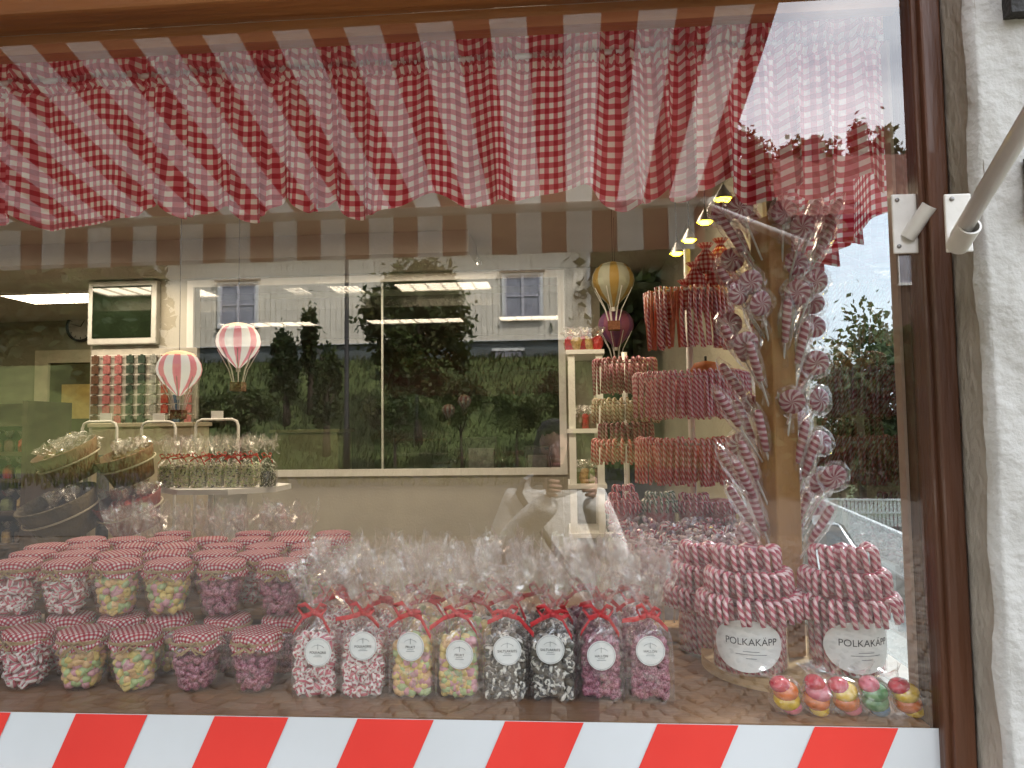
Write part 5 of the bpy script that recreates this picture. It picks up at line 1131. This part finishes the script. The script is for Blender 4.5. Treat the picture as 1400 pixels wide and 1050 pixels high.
# ---- hot air balloons
BALS = stripes('balloon_gores', [(.86, .82, .72), (.72, .16, .20)], 8, 0, .5, .6, 0, 30)
b_ = next(n for n in BALS.node_tree.nodes if n.type == 'BSDF_PRINCIPLED'); BALS.node_tree.links.new(b_.inputs['Base Color'].links[0].from_socket, b_.inputs['Emission Color']); b_.inputs['Emission Strength'].default_value = .11   # glow put into the skin, no lamp inside
BALC = stripes('balloon_colour_gores', [(.40, .40, .31), (.36, .21, .025)], 6, 0, .55, .6, 0, 30)
BALP = stripes('balloon_purple_gores', [(.3, .08, .16), (.16, .04, .16)], 6, 0, .5, .6, 0, 30)
PEACH = pm('balloon_crown', (.80, .58, .30), (.84, .74, .6), 30, .6); b_ = next(n for n in PEACH.node_tree.nodes if n.type == 'BSDF_PRINCIPLED'); b_.inputs['Emission Color'].default_value = (1, .6, .25, 1); b_.inputs['Emission Strength'].default_value = .13; WICK = pm('wicker', (.28, .11, .06), (.18, .07, .035), 80, .8, .6, 150)  # warm light on the balloon top put into peach colour and emission
def balloon(u, v, y, hw, mat, label, wire=True):
    c = W(u, v, y); r = hw*(y+1.3)/1000; t_ = thing('balloon_ornament', label, 'ornament', c, group='hanging hot air balloon ornaments')
    prof = [(r*.10, -r*1.12), (r*.36, -r*.86), (r*.72, -r*.5), (r*.95, -r*.12), (r, .12*r), (r*.95, r*.42), (r*.80, r*.70), (r*.55, r*.90), (r*.25, r*1.0), (.001, r*1.03)]
    mb = MB(); mb.lathe(prof, 48, wob=lambda i, a: .018*abs(math.sin(a*8))); mb.build('envelope', mat, t_, True)
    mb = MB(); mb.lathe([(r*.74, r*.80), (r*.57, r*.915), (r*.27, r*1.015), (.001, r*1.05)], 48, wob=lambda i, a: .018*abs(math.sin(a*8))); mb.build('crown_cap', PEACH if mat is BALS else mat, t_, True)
    mb = MB(); mb.tube([(0, 0, -r*1.3), (0, 0, -r*1.08)], r*.10, 12); mb.build('burner', METALW, t_)
    mb = MB(); mb.box((0, 0, -r*2.0), (r*.55, r*.55, r*.42)); mb.build('gondola', WICK, t_)
    for i in range(8):
        a = PI/8+i*PI/4; p0 = Vector((r*.93*math.cos(a), r*.93*math.sin(a), -r*.25)); p1 = Vector((r*.42*math.cos(a), r*.42*math.sin(a), -r*1.2)); p2 = Vector((r*.26*math.cos(a), r*.26*math.sin(a), -r*1.8)); mb = MB(); mb.tube([p0, p1, p2], r*.022, 5); mb.build('cord', METALW, t_)
    if wire: mb = MB(); mb.tube([(0, 0, r*1.02), (0, 0, ZC-.001-c.z)], .0012, 5); mb.build('hanging_wire', DARKM, t_)
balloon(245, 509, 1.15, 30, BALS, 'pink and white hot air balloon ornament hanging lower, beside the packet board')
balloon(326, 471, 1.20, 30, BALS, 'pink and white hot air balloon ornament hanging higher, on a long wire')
balloon(838, 388, 2.6, 29, BALC, 'large yellow and cream hot air balloon ornament near the ceiling')
balloon(842, 448, 2.75, 24, BALP, 'dark purple hot air balloon ornament under the yellow one')
# ---- pendant lamps
BULB = emis('lamp_glow', (1, .72, .02), 9.0)
for k, (u, v, y) in enumerate(((989, 272, 1.10), (964, 303, 1.40), (942, 328, 1.65), (925, 346, 1.9))):
    c = W(u, v, y); t_ = thing('pendant_lamp', ('bright round yellow pendant lamp under the valance', 'yellow pendant lamp behind the brightest one', 'small yellow pendant lamp with metal shade', 'smallest yellow pendant lamp hanging lowest')[k], 'lamp', c, group='row of yellow pendant lamps'); r = .026
    mb = MB(); mb.lathe([(.001, -.012), (r*.7, -.009), (r, -.001), (.001, 0)], 16); mb.build('bulb', BULB, t_, True); mb = MB(); mb.lathe([(r*1.25, -.002), (r, .012), (r*.4, .035), (.006, .045)], 18); mb.build('shade', STEEL, t_, True); mb = MB(); mb.tube([(0, 0, .04), (0, 0, ZC-.001-c.z)], .0025, 6); mb.build('cord', DARKM, t_)
# ---- hanging cane racks
def rack(name, label, u, y, tiers, post_top):
    c = W(u, 600, y); t_ = thing(name, label, 'rack', (c.x, y, .08)); mb = MB(); mb.tube([(0, 0, 0), (0, 0, post_top-.08)], .012, 10); mb.build('post', METALW, t_, True); mb = MB(); mb.lathe([(.001, .03), (.16, .02), (.17, 0)], 24); mb.build('foot', METALW, t_, True)
    for z, r in tiers:
        mb = MB(); mb.tube([(r*math.cos(a), r*math.sin(a), z-.08) for a in [i*2*PI/40 for i in range(40)]], .004, 6, closed=True)
        for i in range(4): a = i*PI/2+.4; mb.bar((0, 0, z-.08), (r*math.cos(a), r*math.sin(a), z-.08), .006)
        mb.build('ring', METALW, t_, True)
    return c
left_n = 300-sum(1 for o in bpy.data.objects if o.name.startswith('candy_cane'))
def hang(c, y, z, r, n, me, label, group, half=True, inner=None):
    global left_n
    for i in range(n):
        a = 2*PI*i/n+U(-.02, .02)
        if math.cos(a) < -.1: continue
        if left_n <= 0: break
        left_n -= 1
        put_cane(me, (c.x+r*math.sin(a), y-r*math.cos(a), z+.006+U(-.003, .003)), (U(-.06, .04), U(-.07, .07), a+U(-.1, .1)), label, group)
    if inner:
        mb = MB()
        for k, rr in enumerate((r-.022, r-.045)):
            for i in range(n):
                a = 2*PI*i/n+.03*k; b = len(mb.v); mb.tube([(rr*math.sin(a), -rr*math.cos(a), .012), (rr*math.sin(a)+U(-.004, .004), -rr*math.cos(a), -inner*U(.9, 1.05))], .0046, 5)
        tag(stuff(mb.build('inner_canes', me.materials[0], None, True, (c.x, y, z))), 'dense inner rows of canes behind: '+label[:48], 'candy canes')
yR = 1.2; zA, zB = W(945, 519, yR).z, W(935, 606, yR).z; zC2 = W(945, 405, yR).z
c = rack('cane_rack', 'white ring rack with tiers of hanging pink candy canes', 946, yR, [(zA, .165), (zB, .16), (zC2, .145)], zC2+.16)
hang(c, yR, zA, .165, 60, CNH2, 'pink candy cane hanging on the middle ring of the white rack', 'canes on the middle rack ring', inner=.13)
hang(c, yR, zB, .16, 60, CNH, 'red candy cane hanging on the lowest ring of the white rack', 'canes on the lowest rack ring', inner=.13)
# long twisted sticks on the top ring
TWS = [MB().tube([(0, 0, .01), (U(-.006, .006), 0, -.08), (U(-.008, .008), 0, -.185)], .0052, 6).mesh('candy_stick', m_, True) for m_ in (CANER, CANE, pm('orange_stick', (.60, .17, .09), (.45, .08, .05), 60, .3), CANED)]
for i in range(46):
    a = 2*PI*i/46+U(-.03, .03)
    for rr in (.145, .11):
        if math.cos(a) < -.2: continue
        ks = random.randrange(4); tag(ob('candy_stick', TWS[ks], None, (c.x+rr*math.sin(a), yR-rr*math.cos(a)-.006, zC2+U(-.004, .008)), (U(-.08, .08), U(-.08, .08), U(0, 6))), 'long %s candy stick hanging on the top ring of the white rack' % ('coral striped', 'pink striped', 'plain orange', 'dark red striped')[ks], 'candy stick', 'sticks on the top rack ring')
GSM = gingham('gingham_small', .016, transl=.1, red=(.36, .015, .02), mid=(.5, .12, .1), white=(.72, .5, .42))
for k, (u, v) in enumerate(((938, 402), (965, 405), (990, 398), (950, 378), (978, 372), (1000, 380), (965, 352), (912, 420), (985, 345))):
    p = W(u, v, yR-.10+.03*(k % 3)); mb = MB(); rnd = random.Random(k); P = []; UVs = []
    for z, r in ((0, .6), (.2, 1), (.5, .95), (.75, .4), (.82, .3), (1, .8)): P.append([Vector((.034*r*math.cos(2*PI*j/14)*(1+rnd.uniform(-.1, .1)), .03*r*math.sin(2*PI*j/14), z*.095)) for j in range(15)]); UVs.append([(j/14*.2, z*.1) for j in range(15)])
    mb.grid(P, UVs); tag(mb.build('cloth_pouch', GSM, None, True, p-Vector((0, 0, .05))), 'small dark gingham cloth pouch hanging at the top of the white rack', 'pouch', 'gingham pouches on the white rack')
pk = W(965, 506, yR-.1); t_ = thing('paper_lantern', 'small orange ribbed lantern between the rack tiers', 'lantern', pk); mb = MB(); mb.lathe([(.004, -.03), (.032, -.024), (.046, 0), (.032, .024), (.004, .03)], 32, wob=lambda i, a: .08*abs(math.sin(a*6))); mb.build('body', pm('orange_paper', (.75, .28, .10), (.6, .2, .07), 40, .5, transl=.4), t_, True); mb = MB(); mb.tube([(0, 0, .03), (0, 0, .045)], .004, 6); mb.build('cap', DARKM, t_)
# second rack
yQ = 1.75; tq = [(W(855, 498, yQ).z, .105, CANED, 'dark pink'), (W(858, 552, yQ).z, .11, CANEC, 'cream'), (W(855, 585, yQ).z, .085, CANED, 'dark red'), (W(852, 607, yQ).z, .115, CANER, 'coral')]
c2_ = rack('cane_rack', 'narrow ring rack of small mixed candy canes next to the white shelf', 856, yQ, [(z, r) for z, r, _, _ in tq], tq[0][0]+.05)
for z, r, mt, nm in tq:
    me = cane(mt, .085 if nm != 'dark pink' else .13, .01, .006, .012); hang(c2_, yQ, z, r, 30, me, '%s small candy cane hanging on the narrow ring rack' % nm, '%s canes on the narrow rack' % nm, inner=.07 if nm != 'dark pink' else .12)
# ---- cone-shaped cane jars and the tray of wrapped candies behind the bags
for k, (u, v, mt, h, nm) in enumerate(((852, 694, CANER, .12, 'coral pink'), (902, 692, CANEG, .09, 'green and white'), (948, 694, CANE, .09, 'pink and white'), (985, 694, CANE, .08, 'small pink'))):
    p = W(u, v, 1.05); t_ = thing('cane_cone', '%s canes hooked in tiers on a small glass jar above the candy tray' % nm, 'candy jar', (p.x, 1.05, p.z-.075)); mb = MB(); mb.lathe([(.001, .001), (.045, .001), (.05, .006), (.05, .075)], 24); mb.build('glass', JARG, t_, True); mb = MB(); mb.lathe([(.001, .004), (.044, .004), (.046, .072), (.035, .10), (.001, .105)], 20); mb.build('filling', [pm('red_candy_fill_%d' % k, (.5, .05, .07), (.7, .5, .48), 70, .4)][0], t_, True)
    me = cane(mt, .026, .01, .0042, .009, 6)
    for ti, (rr, zz) in enumerate(((.046, .086), (.034, .112), (.02, .138))):
        if zz > h+.03: continue
        for i in range(18-ti*4):
            a = 2*PI*i/(18-ti*4)
            if math.cos(a) < -.2: continue
            ob('hooked_cane', me, t_, (rr*.8*math.sin(a), -rr*.8*math.cos(a), zz), (U(-.1, .1), U(-.1, .1), a))
tr = thing('candy_tray', 'white slanted tray heaped with wrapped candies behind the bags', 'tray', (W(920, 760, .9).x, .85, ZF))
tp0, tp1 = W(835, 745, .8).x, .56; zl_ = ZF+.10; zh2 = W(920, 700, 1.14).z
mb = MB(); P = [[Vector((x, .62, zl_))-tr.location for x in (tp0, tp1)], [Vector((x, 1.0, zh2-.06))-tr.location for x in (tp0, tp1)]]; mb.grid(P[::-1]); mb.build('tray_floor', WHITEP, tr)
pb('tray_side', (tp0-.012, .60, ZF+.0005), (tp0, 1.0, zl_+.06), WHITEP, tr); pb('tray_side', (tp1, .60, ZF+.0005), (tp1+.012, 1.0, zl_+.06), WHITEP, tr); pb('tray_front', (tp0, .605, ZF+.0005), (tp1, .617, zl_+.03), WHITEP, tr)
pb('rear_ledge', (tp0, 1.001, zh2-.075), (tp1, 1.13, zh2-.062), WHITEP, tr); pb('ledge_support', (tp0, 1.031, .09), (tp0+.02, 1.12, zh2-.0755), WHITEP, tr); pb('ledge_support', (tp1-.02, 1.031, .09), (tp1, 1.12, zh2-.0755), WHITEP, tr)
WC = [POLKA, CANE, cello('candy_twist_film', base=.3, milk=(.86, .74, .76)), pm('white_candy_wrap', (.76, .70, .70), (.6, .42, .45), 120, .3), pm('mauve_candy_wrap', (.40, .26, .32), (.2, .1, .14), 120, .3)]
mb = MB()
for _ in range(900):
    t2 = U(0, 1); x = U(tp0+.01, tp1-.01); p = Vector((x, .63+.36*t2, zl_+(zh2-.06-zl_)*t2+.012+U(0, .05)))-tr.location; R_ = rrot(); mb.cur = random.choice((0, 1, 3, 3, 4)); pillow(mb, p, R_, .02, .0075, 6)
    mb.cur = 2
    for s_ in (-1, 1):
        k = len(mb.v); mb.v += [p+R_ @ Vector((0, 0, s_*.009)), p+R_ @ Vector((.008, U(-.004, .004), s_*.022)), p+R_ @ Vector((-.008, U(-.004, .004), s_*.022))]; mb.face((k, k+1, k+2))
stuff(mb.build('wrapped_candies', WC, tr))
tag(tr, 'white slanted tray heaped with wrapped candies behind the bags', 'tray')
# twisted pops standing in a wooden block
wb2 = thing('pop_block', 'small wooden block holding upright twisted lollipops', 'block', (W(930, 838, .52).x, .52, ZF)); pb('block', (W(868, 838, .5).x, .49, ZF+.0005), (W(985, 838, .5).x, .56, ZF+.035), PINE, wb2, .003)
for k, u in enumerate((880, 893, 908, 922, 940, 955, 968, 980)):
    p = W(u, 838, .525); t_ = thing('lollipop', 'slim twisted lollipop standing upright in the wooden block', 'lollipop', (p.x, .525+U(-.015, .015), ZF+.035), (U(-.05, .05), U(-.06, .06), 0), group='twisted lollipops in the wooden block'); ob('twist', TWM, t_, (0, 0, .125), (0, 0, U(0, 6))); ob('stick', STK, t_, (0, 0, 0)); ob('wrapper', WRT[k % 3], t_, (0, 0, .125))
# ---- white shelf unit
yS = 2.45; e0, e1 = W(776, 480, yS).x, W(814, 480, yS).x; sh = thing('white_shelf', 'tall narrow white open shelf unit beside the interior window', 'shelf', ((e0+e1)/2, yS, .08))
ztS = W(800, 484, yS).z
for xx in (e0, e1): 
    for yy in (yS, yS+.34): pb('upright', (xx, yy, .081), (xx+.035, yy+.03, ztS), WHITEP, sh)
for vv in (484, 592, 668, 735): z = W(800, vv, yS).z; pb('shelf_board', (e0-.01, yS-.012, z), (e1+.045, yS+.385, z+.022), WHITEP, sh)
pb('backing', (e0+.036, yS+.371, .9), (e1-.001, yS+.384, ztS-.001), pm('grey_backing', (.33, .32, .27), None, 6, .7), sh)
for k in range(14):
    z = ztS+.023; tag(ob('small_bag', MBG[(2, 0)[k % 2]][k % 2], None, (e0+.02+(k % 5)*.032, yS+.05+(k//5)*.09, z), (U(-.5, .5), 0, U(0, 6))), 'small wrapped bag heaped on top of the white shelf unit', 'candy bag', 'bags on top of the white shelf')
for k in range(4):
    z = W(800, 668, yS).z+.023; tag(ob('small_bag', MBG[(3, 0, 3, 1)[k]][k % 2], None, (e0+.045+k*.033, yS+.06, z), (0, 0, U(0, 6))), 'green or golden small bag on the lower board of the white shelf', 'candy bag', 'bags on the lower white shelf board')
for k in range(6):
    z = W(800, 592, yS).z+.023; tag(ob('small_bag', MBG[(1, 2)[k % 2]][k % 2], None, (e0+.045+(k % 3)*.04, yS+.06+(k//3)*.1, z), (0, 0, U(0, 6))), 'dark small bag on the middle board of the white shelf', 'candy bag', 'bags on the middle white shelf board')
